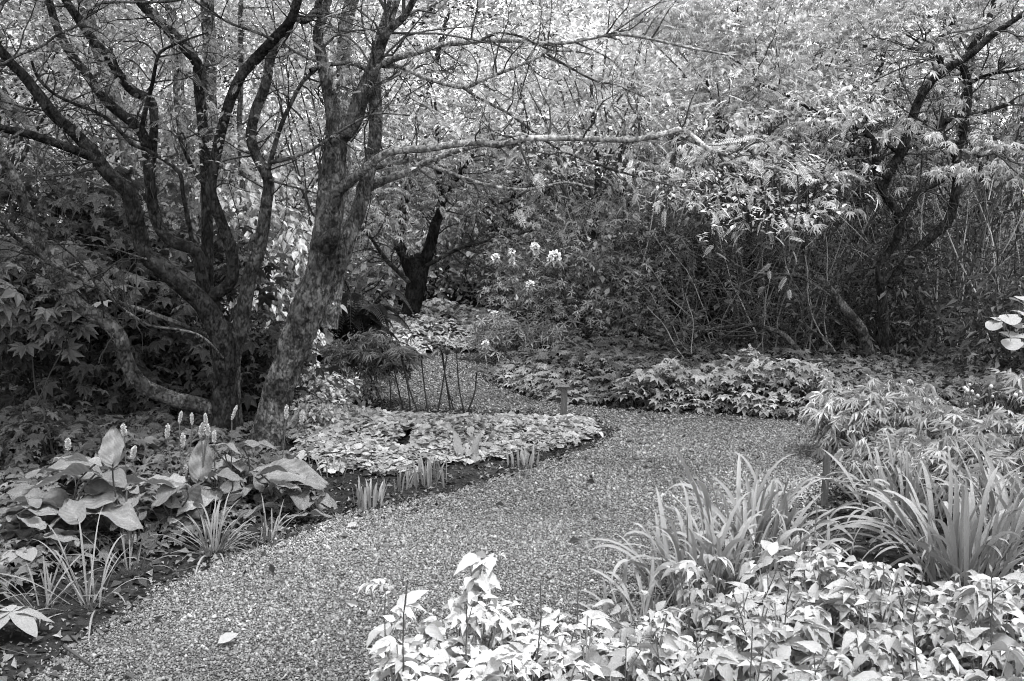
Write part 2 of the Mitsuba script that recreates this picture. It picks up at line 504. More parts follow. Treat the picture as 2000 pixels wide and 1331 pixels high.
def pebbles(mb, n, box, size, region, edge_fade=0.0):
    x, y = R.uniform(box[0], box[1], n), R.uniform(box[2], box[3], n)
    ok = shapely.contains_xy(region, x, y)
    x, y = x[ok], y[ok]
    if edge_fade:
        d = shapely.distance(PATH.boundary, shapely.points(x, y)) * np.where(shapely.contains_xy(PATH, x, y), 1, -1) - edge_noise(x, y)
        ok = R.uniform(0, 1, len(x)) < np.clip(d / edge_fade + 0.25, 0.05, 1) ** 1.5
        x, y = x[ok], y[ok]
    P = np.stack([x, y, np.maximum(path_z(x, y), ground_z(x, y)) + 0.003], 1)
    P = P[in_view(P, 30)]
    n = len(P)
    s = size * np.exp(R.normal(size=n) * 0.38)
    corner = OCT_V[None] * R.uniform(0.7, 1.2, (n, 6, 1)) + R.normal(size=(n, 6, 3)) * 0.13
    corner = corner * np.stack([np.ones(n), R.uniform(0.55, 0.95, n), R.uniform(0.5, 0.85, n)], 1)[:, None]
    ax = R.uniform(0, 2 * np.pi, n)
    tilt = R.normal(size=n) * 0.35
    ct, st, ca, sa = np.cos(tilt), np.sin(tilt), np.cos(ax), np.sin(ax)
    x, y, z = corner[..., 0], corner[..., 1], corner[..., 2]
    y, z = y * ct[:, None] - z * st[:, None], y * st[:, None] + z * ct[:, None]
    x, y = x * ca[:, None] - y * sa[:, None], x * sa[:, None] + y * ca[:, None]
    V = P[:, None] + np.stack([x, y, z], -1) * s[:, None, None]
    F = (OCT_F[None] + (np.arange(n) * 6)[:, None, None]).reshape(-1, 3)
    q = R.uniform(0, 1, n)
    tone = np.where(q < 0.05, R.uniform(0.28, 0.42, n), np.where(q < 0.42, R.uniform(0.14, 0.26, n), R.uniform(0.05, 0.14, n)))
    patch = 0.40 + 1.25 * meshkit.fbm(P * 1.0, 4, 21) + 0.25 * meshkit.noise(P * 0.55, 3)
    mb.add(V.reshape(-1, 3), F, np.repeat(0.86 * tone * patch, 6))


g = MB()
PATH_WIDE = PATH.buffer(0.15)
shapely.prepare(PATH_WIDE)
pebbles(g, 310000, (-3.2, 2.6, 2.4, 4.8), 0.0087, PATH_WIDE, 0.14)
pebbles(g, 135000, (-2.2, 3.2, 4.8, 7.0), 0.0108, PATH_WIDE, 0.14)
pebbles(g, 60000, (-3.0, 3.2, 7.0, 11.5), 0.015, PATH_WIDE, 0.1)
g.part(path_key, 'gravel', 'm_stone', smooth=True, stuff=True, label='loose angular grey and white gravel stones covering the path')

# fallen leaves, twigs and crumbs along the edges of the path
g = MB()
n = 80000
x, y = R.uniform(-3.4, 3.2, n), R.uniform(2.2, 9.5, n)
d = shapely.distance(PATH.boundary, shapely.points(x, y))
ins = shapely.contains_xy(PATH, x, y)
ok = R.uniform(0, 1, n) < np.where(ins, np.exp(-d / 0.09) + 0.03, np.exp(-d / 0.6))
x, y = x[ok], y[ok]
P = np.stack([x, y, np.maximum(ground_z(x, y), np.where(ins[ok], path_z(x, y), -9)) + 0.006], 1)
scatter(g, t_kite(0.30, 0.2), P, np.stack([R.normal(size=len(x)), R.normal(size=len(x)), 0.3 * R.normal(size=len(x))], 1), np.array([0, 0, 1.0]) + 0.5 * R.normal(size=(len(x), 3)),
        0.010 + 0.045 * R.uniform(0, 1, len(x)) ** 2.2, 0.015 + 0.26 * R.uniform(0, 1, len(x)) ** 2.2)
for i in R.choice(len(P), 420, replace=False):
    v, f = tube(wander(P[i] + [0, 0, 0.002], [R.normal(), R.normal(), 0.05], R.uniform(0.05, 0.22), 5, 0.18, 0), R.uniform(0.001, 0.0028), 4)
    g.add(v, f, R.uniform(0.02, 0.14))
g.top('leaf_litter', 'm_stem', 'dead leaves and crumbs strewn along the edges of the path', kind='stuff')

# ------------------------------------------------------------------ the trees of the foreground
KITE = t_kite(0.30)
NARROW = t_kite(0.17)
OVAL = t_oval()
PINN = [t_pinnate(9, 0.27, 0.060, 0.35), t_pinnate(10, 0.25, 0.055, 0.55, 0.7), t_pinnate(8, 0.30, 0.062, 0.25)]
LOBED = [t_lobed(5, 0.40, 0.28), t_lobed(5, 0.5, 0.15), t_lobed(7, 0.35, 0.35)]
STAR = [t_star(5, 0.085, 0.3), t_star(5, 0.10, 0.5, 130), t_star(7, 0.075, 0.4, 190)]


def limb(parent, name, px, d0, d1, w0, w1=None, mat='m_bark_lichen', sides=14, rough=0.10, per=4, label=None, flare=None):
    P, r = limb_path(px, d0, d1, w0, w1, per)
    if flare:
        r = r * (1 + flare * np.exp(-np.linspace(0, 1, len(r)) * 14))
    v, f = tube(P, r, sides, rough, seed=len(scene))
    MB().add(v, f, 0.2).part(parent, name, mat, smooth=True, label=label)
    return P, r


# leaning tree with the long branch over the path
D1 = H(520, 900)[1]
t1 = thing('leaning_tree', 'thick mottled tree leaning right beside the path, its long bare branch reaching over the gravel', 'tree')
tw, fo = MB(), MB()
main = limb(t1, 'trunk', [(512, 915), (518, 880), (527, 830), (545, 760), (570, 690), (592, 630), (612, 575), (626, 520), (637, 459), (644, 410), (648, 371), (653, 320), (658, 262)],
            D1, D1 + 0.1, [84, 66, 60, 60, 62, 66, 62, 56, 52, 50, 46, 42], sides=36, rough=0.20, per=12, flare=0.55)
kn = limb(t1, 'knot', [(634, 482), (648, 462), (658, 452)], D1 - 0.06, D1 - 0.12, [46, 40, 22], mat='m_bark_dark', sides=14, rough=0.25)
stem2 = limb(t1, 'limb', [(598, 610), (621, 571), (653, 536), (671, 494), (686, 450), (702, 406), (717, 346), (731, 282), (734, 230), (731, 170), (731, 134), (741, 88), (755, 46), (772, -6), (800, -90)],
             D1 + 0.1, D1 + 0.7, [30, 34, 32, 30, 28, 27, 26, 26, 25, 24, 22, 18], sides=16)
ll = limb(t1, 'limb', [(656, 268), (646, 198), (635, 148), (625, 99), (621, 64), (639, 7), (660, -80)], D1 + 0.1, D1 + 0.3, 30, 12)
rl = limb(t1, 'limb', [(658, 275), (688, 240), (702, 198), (724, 148), (741, 99), (755, 64), (787, 35), (808, 0), (850, -90)], D1 + 0.1, D1 - 0.2, [36, 34, 30, 26, 20, 15, 12, 10, 8])
A = limb(t1, 'branch', [(644, 424), (650, 398), (660, 374), (681, 357), (706, 336), (727, 318), (755, 300), (791, 293), (833, 291), (875, 284), (918, 279), (939, 279), (974, 283), (1017, 272), (1059, 270), (1112, 270),
                        (1165, 272), (1218, 274), (1250, 272), (1300, 261), (1335, 254), (1380, 288), (1420, 304), (1470, 322), (1520, 330), (1570, 345)], D1 + 0.06, D1 - 0.6, [34, 19, 15, 14, 13, 12, 11.5, 11, 10, 9, 7, 5], sides=10, rough=0.08,
         mat='m_bark_white', label='long pale branch stretching out over the path')
Bb = limb(t1, 'branch', [(704, 372), (722, 364), (742, 356), (759, 350), (798, 336), (830, 318), (868, 304), (911, 290), (946, 282), (967, 277), (1010, 265), (1045, 263)], D1 + 0.47, D1 - 0.2, [26, 15, 13, 11, 9, 7, 5], sides=9, mat='m_bark_white')
Cc = limb(t1, 'branch', [(728, 330), (745, 325), (777, 318), (812, 312), (830, 321), (868, 334), (911, 350), (953, 362), (1017, 371), (1066, 364), (1108, 357), (1160, 368)], D1 + 0.5, D1 + 0.2, 10, 4, sides=8, mat='m_bark_white')
Dd = limb(t1, 'branch', [(732, 132), (748, 124), (777, 113), (826, 99), (861, 88), (911, 83), (939, 79), (981, 79), (1031, 81), (1066, 86), (1108, 83), (1158, 74), (1193, 67), (1243, 71), (1300, 83), (1353, 95), (1423, 108)],
          D1 + 0.4, D1 + 0.1, 13, 4, sides=8, mat='m_bark_white')
D2_ = limb(t1, 'branch', [(939, 79), (960, 69), (985, 65), (1017, 72), (1045, 85), (1080, 99), (1123, 101), (1160, 108)], D1 + 0.25, D1 + 0.2, 6, 3, sides=7)
Ee = limb(t1, 'branch', [(728, 128), (770, 130), (798, 138), (830, 152), (868, 164), (904, 171), (928, 164), (953, 152), (988, 139), (1024, 124), (1059, 108), (1077, 92)], D1 + 0.45, D1 - 0.1, 10, 5, sides=8, mat='m_bark_white')
Ff = limb(t1, 'branch', [(904, 171), (939, 194), (981, 215), (1010, 233), (1045, 261), (1094, 293), (1158, 318), (1215, 337), (1300, 360), (1370, 372)], D1 + 0.15, D1 - 0.2, 6, 3, sides=7)
Gg = limb(t1, 'branch', [(1068, 106), (1123, 138), (1165, 159), (1200, 166), (1260, 190)], D1 - 0.1, D1 - 0.3, 5, 2.5, sides=6)
Ii = limb(t1, 'branch', [(1250, 272), (1246, 233), (1225, 191), (1240, 160)], D1 - 0.35, D1 - 0.2, 5, 2.5, sides=6)
I2 = limb(t1, 'branch', [(1420, 304), (1450, 290), (1480, 278), (1510, 276)], D1 - 0.5, D1 - 0.7, 4, 2.5, sides=6)
Kk = limb(t1, 'branch', [(606, 138), (639, 127), (685, 124), (713, 134), (740, 128)], D1 + 0.1, D1 + 0.4, 9, 9, sides=8)
tips = []
for (P, r), n, L, lo in ((A, 20, 0.5, 0.35), (Bb, 6, 0.4, 0.3), (Cc, 10, 0.45, 0.2), (Dd, 20, 0.45, 0.2), (D2_, 6, 0.35, 0.1), (Ee, 12, 0.4, 0.2), (Ff, 14, 0.4, 0.2), (Gg, 8, 0.4, 0.1), (Ii, 6, 0.3, 0.2), (I2, 8, 0.3, 0.1)):
    tips += grow_twigs(tw, P, r, n, L, 0.006, 0.06, lo=lo, up=0.05)
far = [q for q in tips if q[0][0] > 0.15]
leaves_on(fo, tips, PINN, 1, 0.07, 0.46)
leaves_on(fo, [q for q in far if q[0][0] > 0.7][::2], PINN, 1, 0.075, 0.52, droop=0.15)
t_up = []
for (P, r), n, L in ((ll, 12, 0.6), (rl, 16, 0.7), (stem2, 12, 0.6)):
    t_up += grow_twigs(tw, P, r, n, L, 0.008, 0.06, lo=0.3, up=0.15)
leaves_on(fo, t_up, PINN, 1, 0.065, 0.34)
cr = ellipsoid((-0.65, D1 - 0.6, 4.3), (2.0, 1.7, 0.9), 55, 0.6, 3.5)  # overhead crown kept above the view, placed to darken the left
clusters(fo, cr, 0.32, 10, 0.16, 0.30, PINN)
cl = []
for _ in range(150):
    x, y = R.uniform(1130, 1700), R.uniform(60, 450)
    if (x - 1450) ** 2 / 270 ** 2 + (y - 270) ** 2 / 170 ** 2 < 1:
        cl.append(W(x, y, D1 + R.uniform(0.1, 1.6)))
clusters(fo, cl[::2], 0.22, 9, 0.070, 0.58, PINN, droop=0.2, flat=0.06, up=0.2, var=0.3)
clusters(fo, cl[1::2], 0.24, 40, 0.040, 0.60, [KITE, NARROW], droop=0.2, flat=0.06, up=0.25, var=0.3)
for c in cr[::3]:
    v, f = tube(wander(rl[0][-1] if c[0] > -0.9 else ll[0][-1], c - (rl[0][-1] if c[0] > -0.9 else ll[0][-1]), np.linalg.norm(c - (rl[0][-1] if c[0] > -0.9 else ll[0][-1])), 7, 0.12, 0), np.linspace(0.012, 0.003, 7), 4)
    tw.add(v, f, 0.06)
airy = [W(R.uniform(560, 1180), R.uniform(-20, 330), D1 + R.uniform(0.1, 1.7)) for _ in range(70)]
clusters(fo, airy, 0.22, 26, 0.040, 0.52, [KITE, NARROW], droop=0.2, flat=0.07, up=0.25, var=0.3)
tw.part(t1, 'twigs', 'm_stem', stuff=True)
fo.part(t1, 'crown', 'm_leaf', stuff=True, label='feathery pale leaves of the leaning tree')

# tree of many dark stems at the left
D2 = H(445, 872)[1]
t2 = thing('many_stemmed_tree', 'dark tree of many crooked stems fanning out left from one foot', 'tree')
tw, fo = MB(), MB()
S = []
S.append(limb(t2, 'trunk', [(446, 900), (442, 860), (438, 805), (440, 738), (436, 670), (412, 616), (385, 582), (341, 545), (311, 518), (287, 501), (270, 450), (250, 379), (210, 338), (183, 301), (145, 260), (108, 227), (78, 189),
                            (47, 149), (20, 122), (0, 98), (-50, 50)], D2, D2 - 0.7, [66, 52, 46, 44, 42, 38, 36, 32, 30, 28, 26, 22, 22, 20, 18, 16], sides=20, rough=0.12, mat='m_bark_dark', flare=0.45))
S.append(limb(t2, 'limb', [(425, 700), (415, 640), (402, 583), (392, 528), (382, 491), (335, 471), (311, 444), (298, 400), (292, 350), (284, 281), (270, 250), (237, 223), (203, 193), (169, 145), (135, 101), (110, 50), (90, -20)],
              D2 + 0.05, D2 - 0.2, [26, 24, 24, 22, 20, 18, 16, 13], mat='m_bark_dark'))
S.append(limb(t2, 'limb', [(425, 610), (416, 583), (440, 562), (453, 542), (453, 495), (436, 444), (419, 400), (412, 365), (422, 304), (436, 243), (450, 196), (473, 145), (500, 115), (534, 78), (568, 40), (581, 0), (600, -70)],
              D2 - 0.02, D2 - 0.5, [26, 24, 22, 20, 20, 20, 18, 17], mat='m_bark_dark'))
S.append(limb(t2, 'limb', [(458, 890), (456, 850), (451, 780), (453, 704), (470, 637), (487, 542), (507, 484), (520, 400), (524, 351), (500, 304), (490, 264), (500, 216), (520, 162), (530, 108), (561, 60), (571, 33), (595, 40), (618, 20), (624, 0), (640, -60)],
              D2 + 0.05, D2 - 0.25, [44, 40, 36, 32, 28, 26, 22, 20, 20, 18, 17, 14, 12], mat='m_bark_lichen', sides=18))
S.append(limb(t2, 'limb', [(440, 815), (422, 805), (388, 792), (324, 775), (277, 751), (250, 714), (233, 660), (210, 630), (162, 603), (128, 569), (95, 515), (68, 451), (47, 400), (34, 358), (7, 311), (-30, 250)],
              D2 - 0.05, D2 - 0.9, [34, 32, 30, 30, 30, 28, 26, 24, 22, 20, 20], mat='m_bark_lichen', sides=18, label='low limb sweeping out left just above the ground'))
S.append(limb(t2, 'limb', [(436, 470), (426, 419), (409, 375), (382, 338), (358, 290), (350, 260)], D2 - 0.1, D2 - 0.2, 14, 6, mat='m_bark_dark', sides=9))
S.append(limb(t2, 'limb', [(405, 560), (405, 450), (402, 338), (395, 237), (389, 176), (385, 125), (365, 98), (338, 68), (304, 34), (277, 7), (240, -50)], D2 + 0.3, D2, [24, 22, 20, 20, 20, 20, 18], mat='m_bark_dark', sides=12))
S.append(limb(t2, 'limb', [(296, 390), (297, 320), (301, 237), (294, 196), (260, 179), (230, 142), (210, 108), (183, 81), (156, 41), (128, 0), (100, -50)], D2 + 0.1, D2 - 0.2, [14, 16, 17, 18, 17, 16, 14], mat='m_bark_dark', sides=12))
S.append(limb(t2, 'branch', [(284, 281), (277, 257), (284, 216), (298, 162), (308, 112), (325, 95), (365, 78), (406, 64)], D2 - 0.25, D2 - 0.5, 11, 3, mat='m_bark_dark', sides=8))
S.append(limb(t2, 'branch', [(308, 112), (291, 91), (270, 81), (240, 82)], D2 - 0.4, D2 - 0.5, 4, 2, mat='m_bark_dark', sides=6))
S.append(limb(t2, 'branch', [(375, 470), (358, 382), (348, 335), (294, 297), (257, 281), (223, 243), (189, 220), (145, 203), (105, 183), (74, 152), (62, 120)], D2 - 0.2, D2 - 0.6, [9, 8, 8, 7, 6, 5], mat='m_bark_dark', sides=8))
S.append(limb(t2, 'branch', [(185, 310), (155, 297), (101, 277), (47, 260), (0, 250), (-50, 235)], D2 - 0.5, D2 - 0.9, 18, 14, mat='m_bark_dark', sides=10))
S.append(limb(t2, 'branch', [(436, 690), (410, 662), (350, 632), (300, 614), (270, 603), (237, 593), (203, 569), (169, 549), (122, 525), (78, 505), (41, 478), (0, 464), (-40, 450)], D2, D2 - 1.0, [8, 8, 8, 9, 9, 9], mat='m_bark_pale', sides=8, label='pale thin branch running level across the dark leaves'))
S.append(limb(t2, 'branch', [(436, 700), (412, 672), (382, 652), (338, 643), (294, 637), (264, 620), (233, 599), (215, 580)], D2 - 0.3, D2 - 0.65, 4, 6, sides=7))
S.append(limb(t2, 'branch', [(287, 506), (281, 505), (257, 498), (216, 485), (162, 478), (88, 478)], D2 - 0.45, D2 - 0.7, 4, 2.5, sides=6))
S.append(limb(t2, 'branch', [(90, 508), (54, 481), (24, 457), (0, 427), (-30, 390)], D2 - 0.8, D2 - 1.0, 9, 8, mat='m_bark_dark', sides=8))
S.append(limb(t2, 'branch', [(203, 622), (199, 589), (179, 542), (149, 505), (112, 474), (91, 444), (41, 420), (0, 410)], D2 - 0.7, D2 - 1.0, 4, 3, mat='m_bark_dark', sides=6))
S.append(limb(t2, 'branch', [(527, 318), (575, 307), (618, 287), (642, 272), (681, 247), (720, 226), (755, 222), (800, 226)], D2 - 0.15, D1 - 0.35, 8, 3, mat='m_bark_pale', sides=7))
S.append(limb(t2, 'branch', [(524, 330), (541, 270), (554, 233), (575, 189), (592, 159), (622, 132)], D2 - 0.15, D2 - 0.1, 10, 7, sides=8))
S.append(limb(t2, 'branch', [(534, 78), (494, 61), (453, 47), (412, 24), (382, 3), (350, -30)], D2 - 0.45, D2 - 0.7, 6, 4, mat='m_bark_pale', sides=7))
S.append(limb(t2, 'branch', [(0, 128), (44, 105), (81, 91), (112, 68), (149, 51), (169, 34), (196, 7), (277, 5), (338, 2), (400, -14)], D2 - 0.8, D2 - 0.9, 5, 6, mat='m_bark_pale', sides=7))
S.append(limb(t2, 'branch', [(527, 352), (560, 362), (596, 372), (620, 378)], D2 - 0.2, D2 - 0.3, 5, 2.5, sides=6))
tips = []
for P, r in S[1:]:
    L = np.linalg.norm(np.diff(P, axis=0), axis=1).sum()
    tips += grow_twigs(tw, P, r, int(3 + 5.5 * L), 0.42, 0.0055, 0.03, lo=0.35, up=0.08)
tips += grow_twigs(tw, *S[0], 16, 0.5, 0.007, 0.04, lo=0.5, up=0.08)
hi_t = [q for q in tips if q[0][2] > 1.9]
leaves_on(fo, hi_t, PINN, 1, 0.065, 0.30)
cr = ellipsoid((-2.2, D2 - 0.9, 4.1), (1.7, 1.6, 0.9), 130, 0.6, 3.2)  # unseen upper crown, thickened so that it shades the left bed
clusters(fo, cr, 0.34, 12, 0.16, 0.26, PINN)
for c in cr[::3]:
    b = min((P[-1] for P, _ in S[:8]), key=lambda q: np.linalg.norm(q - c))
    v, f = tube(wander(b, c - b, np.linalg.norm(c - b), 7, 0.12, 0), np.linspace(0.012, 0.003, 7), 4)
    tw.add(v, f, 0.05)
airy = [W(R.uniform(-40, 540), R.uniform(-20, 330), D2 + R.uniform(-0.5, 1.3)) for _ in range(80)]
clusters(fo, airy, 0.20, 26, 0.040, 0.40, [KITE, NARROW], droop=0.2, flat=0.07, up=0.25, var=0.3)
tw.part(t2, 'twigs', 'm_stem', stuff=True)
fo.part(t2, 'crown', 'm_leaf', stuff=True, label='thin feathery leaves high in the dark tree')

# upright grey trunks behind them
D3 = 7.6


def back_trunk(label, px, d, w, mat, top, tone, cl=60):
    k = thing('upright_tree', label, 'tree')
    P, r = limb(k, 'trunk', px, d, d + 0.2, w, mat=mat, sides=14, rough=0.08, flare=0.15)
    fo, tw = MB(), MB()
    c = P[-1] + np.array([0, 0.5, 1.2])
    pts = ellipsoid(c, (1.5, 1.3, 0.9), cl, 0.6, top)
    clusters(fo, pts, 0.36, 30, 0.075, tone, [KITE, NARROW])
    for q in pts[::3]:
        v, f = tube(wander(P[-1], q - P[-1], np.linalg.norm(q - P[-1]), 6, 0.12, 0), np.linspace(0.02, 0.004, 6), 4)
        tw.add(v, f, 0.06)
    for q in P[len(P) // 2::5]:
        s = wander(q, [R.normal(), R.normal() * 0.5, 0.5], 0.7, 7, 0.2, 0.05)
        v, f = tube(s, np.linspace(0.007, 0.002, 7), 4)
        tw.add(v, f, 0.06)
    tw.part(k, 'branches', 'm_stem', stuff=True)
    fo.part(k, 'crown', 'm_leaf', stuff=True)
    return P


back_trunk('pale blotched trunk bending up left behind the dark many-stemmed tree', [(345, 800), (338, 770), (325, 700), (300, 640), (283, 569), (262, 500), (258, 400), (250, 304), (237, 237), (210, 152), (185, 75), (150, -40)], D3, [36, 32, 30, 28, 28, 28, 26, 24, 22], 'm_bark_pale', 3.4, 0.25)
back_trunk('grey upright trunk with dark band seen through the fan of dark stems', [(436, 810), (430, 720), (420, 600), (405, 500), (402, 420), (408, 330), (412, 237), (409, 170), (411, 100), (405, 30), (404, -60)], D3 + 0.3, [32, 30, 28, 26, 26, 26, 26, 25], 'm_bark_lichen', 3.6, 0.25)
back_trunk('slim grey trunk just left of the straight upright trunk', [(428, 800), (415, 700), (395, 600), (385, 500), (372, 420), (366, 338), (358, 260), (350, 190), (345, 100), (330, 0), (320, -60)], D3 + 0.1, [30, 26, 24, 22, 22, 20, 18], 'm_bark_pale', 3.5, 0.25)
back_trunk('thin whitish trunk between the dark stems and the bright shrub', [(446, 700), (448, 600), (450, 500), (457, 430), (473, 370), (470, 300), (468, 230), (471, 150), (470, 40), (472, -50)], D3 + 1.8, [12, 11, 10, 10, 9], 'm_bark_pale', 4.0, 0.28)
back_trunk('leaning grey trunk slanting in from the left edge', [(300, 720), (285, 600), (262, 500), (237, 464), (203, 446), (145, 412), (112, 355), (78, 297), (44, 237), (-10, 180), (-90, 90)], D3 - 0.4, [36, 36, 36, 38, 34, 30, 28, 27, 26], 'm_bark_lichen', 3.0, 0.25)
back_trunk('grey trunk directly behind the fork of the leaning tree', [(640, 640), (660, 520), (668, 400), (671, 230), (671, 124), (674, 53), (690, -10), (700, -70)], D3 + 1.4, [34, 30, 28, 26, 25], 'm_bark_pale', 4.2, 0.3)

# the forked tree at the bend
D4 = H(792, 660)[1]
t4 = thing('forked_tree', 'short dark forked tree standing at the far bend behind the tall stems', 'tree')
tw, fo = MB(), MB()
q = limb(t4, 'trunk', [(786, 672), (791, 655), (803, 606), (812, 564), (815, 530), (816, 505)], D4, D4, [48, 38, 34, 36, 42, 46], mat='m_bark_dark', sides=18, flare=0.2)
L4 = [limb(t4, 'limb', [(806, 540), (792, 505), (778, 472), (786, 420), (790, 392), (797, 353), (790, 300)], D4, D4 + 0.4, [26, 21, 17, 13, 9], mat='m_bark_dark', sides=12),
      limb(t4, 'limb', [(820, 540), (829, 511), (840, 483), (850, 440), (861, 410), (858, 353), (851, 300), (854, 265), (850, 200)], D4, D4 - 0.2, [28, 24, 20, 16, 12, 8, 5], mat='m_bark_dark', sides=12),
      limb(t4, 'limb', [(852, 430), (861, 405), (879, 370), (900, 338), (925, 300)], D4 - 0.1, D4 - 0.4, 14, 6, mat='m_bark_dark', sides=9),
      limb(t4, 'branch', [(798, 552), (790, 543), (755, 508), (724, 465), (700, 440)], D4 - 0.1, D4 - 0.6, 10, 5, mat='m_bark_pale', sides=8),
      limb(t4, 'branch', [(826, 526), (836, 518), (882, 493), (925, 476), (995, 463), (1040, 450)], D4 - 0.1, D4 - 0.8, 9, 4, mat='m_bark_lichen', sides=8)]
tips = []
for P, r in L4:
    tips += grow_twigs(tw, P, r, 16, 0.7, 0.010, 0.05, lo=0.3, up=0.05)
leaves_on(fo, [q for q in tips if q[0][2] > 1.55], STAR, 2, 0.085, 0.5)
pts = np.vstack([ellipsoid(W(800, 300, D4 + 0.3), (1.9, 1.2, 0.85), 46, 0.6), ellipsoid(W(745, 425, D4 - 0.8), (0.45, 0.3, 0.14), 5, 0.7)])
clusters(fo, pts, 0.34, 34, 0.085, 0.55, STAR, droop=0.45, flat=0.12, up=0.3)
tw.part(t4, 'twigs', 'm_stem', stuff=True)
fo.part(t4, 'crown', 'm_leaf', stuff=True, label='drooping star-shaped leaves over the fork')

# the crooked tree at the right
D5 = H(1710, 738)[1]
t5 = thing('crooked_tree', 'crooked dark tree at the right with zigzag limbs under bright drooping leaves', 'tree')
tw, fo = MB(), MB()
L5 = [limb(t5, 'trunk', [(1722, 760), (1717, 730), (1699, 691), (1681, 642), (1653, 607), (1640, 590), (1628, 575), (1600, 540)], D5, D5 - 0.1, [32, 24, 22, 21, 19, 15, 11], mat='m_bark_lichen', sides=16),
      limb(t5, 'limb', [(1722, 755), (1726, 650), (1722, 570), (1720, 518), (1745, 476), (1758, 445), (1752, 415), (1734, 388), (1717, 360), (1710, 318), (1706, 275), (1674, 251), (1640, 240)], D5, D5 - 0.3, [24, 21, 19, 18, 17, 15, 12, 9], mat='m_bark_dark', sides=14),
      limb(t5, 'limb', [(1722, 366), (1740, 330), (1759, 300), (1777, 247), (1791, 205), (1812, 169), (1840, 138), (1893, 109), (1936, 71), (1992, 32), (2050, -10)], D5 - 0.2, D5 - 0.7, [20, 18, 17, 15, 13, 10, 8], mat='m_bark_dark', sides=12),
      limb(t5, 'branch', [(1840, 138), (1832, 115), (1823, 102), (1826, 80), (1850, 65)], D5 - 0.5, D5 - 0.7, 8, 4, mat='m_bark_dark', sides=8),
      limb(t5, 'branch', [(1840, 140), (1842, 118), (1818, 100), (1790, 80), (1770, 68)], D5 - 0.5, D5 - 0.6, 7, 3, mat='m_bark_dark', sides=8),
      limb(t5, 'limb', [(1757, 448), (1763, 427), (1788, 385), (1812, 367), (1840, 352), (1868, 336)], D5 - 0.1, D5, [13, 12, 12, 11], mat='m_bark_dark', sides=10),
      limb(t5, 'limb', [(1735, 560), (1780, 500), (1823, 460), (1851, 434), (1865, 388), (1869, 339), (1865, 300), (1850, 278), (1837, 261), (1837, 244), (1865, 230), (1925, 219), (1980, 200)], D5 + 0.1, D5 + 0.1, [17, 18, 18, 18, 17, 16, 13, 10, 8, 6], mat='m_bark_dark', sides=14),
      limb(t5, 'limb', [(1866, 310), (1880, 260), (1890, 200), (1890, 159), (1882, 128), (1900, 90), (1930, 40), (1950, -30)], D5 + 0.15, D5 + 0.4, 18, 10, mat='m_bark_dark', sides=10),
      limb(t5, 'branch', [(1888, 178), (1897, 162), (1935, 145), (1990, 137), (2050, 120)], D5 + 0.2, D5, 7, 4, mat='m_bark_dark', sides=8),
      limb(t5, 'branch', [(1910, 306), (1932, 300), (1965, 292), (1992, 282), (2060, 270)], D5 - 0.6, D5 - 0.7, 8, 8, mat='m_bark_pale', sides=8),
      limb(t5, 'branch', [(1706, 280), (1730, 282), (1745, 292), (1757, 300)], D5 - 0.28, D5 - 0.25, 8, 8, mat='m_bark_dark', sides=8),
      limb(t5, 'branch', [(1600, 222), (1560, 200), (1520, 178), (1480, 160), (1440, 120)], D5 - 0.5, D5 - 0.9, 7, 4, mat='m_bark_dark', sides=8),
      limb(t5, 'branch', [(1593, 723), (1575, 705), (1554, 677), (1526, 652), (1470, 635), (1402, 642), (1360, 650)], D5 - 0.2, D5 + 0.4, [12, 11, 10, 9, 8, 6], mat='m_bark_lichen', sides=9),
      limb(t5, 'branch', [(1628, 580), (1560, 540), (1495, 536), (1450, 524), (1417, 500), (1370, 448)], D5 - 0.1, D5 + 0.3, 7, 3.5, mat='m_bark_lichen', sides=9)]
tips = []
for P, r in L5[1:]:
    L = np.linalg.norm(np.diff(P, axis=0), axis=1).sum()
    tips += grow_twigs(tw, P, r, int(4 + 7 * L), 0.55, 0.009, 0.05, lo=0.3, up=0.06)
up_t = [q for q in tips if q[0][2] > 1.75]
leaves_on(fo, up_t, STAR, 1, 0.07, 0.46)
pts, tuft = [], []
for _ in range(300):
    x, y = R.uniform(1260, 2080), R.uniform(-160, 330)
    if x > 1660 and y > 90 and R.uniform() < 0.75:
        continue
    if y > 150 + 110 * math.sin(x * 0.013) and R.uniform() < 0.6:
        continue
    pts.append(W(x, y, D5 + (R.uniform(0.7, 2.2) if x > 1600 and (y > 60 or R.uniform() < 0.6) else R.uniform(-1.0, 1.2))))
for x, y in ((1840, 265), (1905, 270), (1960, 275), (1830, 330), (1890, 330), (1950, 320), (1590, 240), (1640, 225), (1500, 270), (1570, 330), (1640, 340), (1690, 205), (1720, 170), (1610, 400), (1560, 430), (1450, 400), (1760, 240)):
    for _ in range(3):
        tuft.append(W(x + R.normal() * 20, y + R.normal() * 9, D5 - R.uniform(0.3, 1.1)))
clusters(fo, tuft, 0.11, 9, 0.066, 0.62, STAR, droop=0.5, flat=0.12, up=0.3, var=0.25)
clusters(fo, pts, 0.27, 42, 0.062, 0.62, STAR, droop=0.4, flat=0.10, up=0.3, var=0.3)
tw.part(t5, 'twigs', 'm_stem', stuff=True)
fo.part(t5, 'crown', 'm_leaf', stuff=True, label='bright drooping finger-like leaves of the crooked tree')

# ------------------------------------------------------------------ background trees


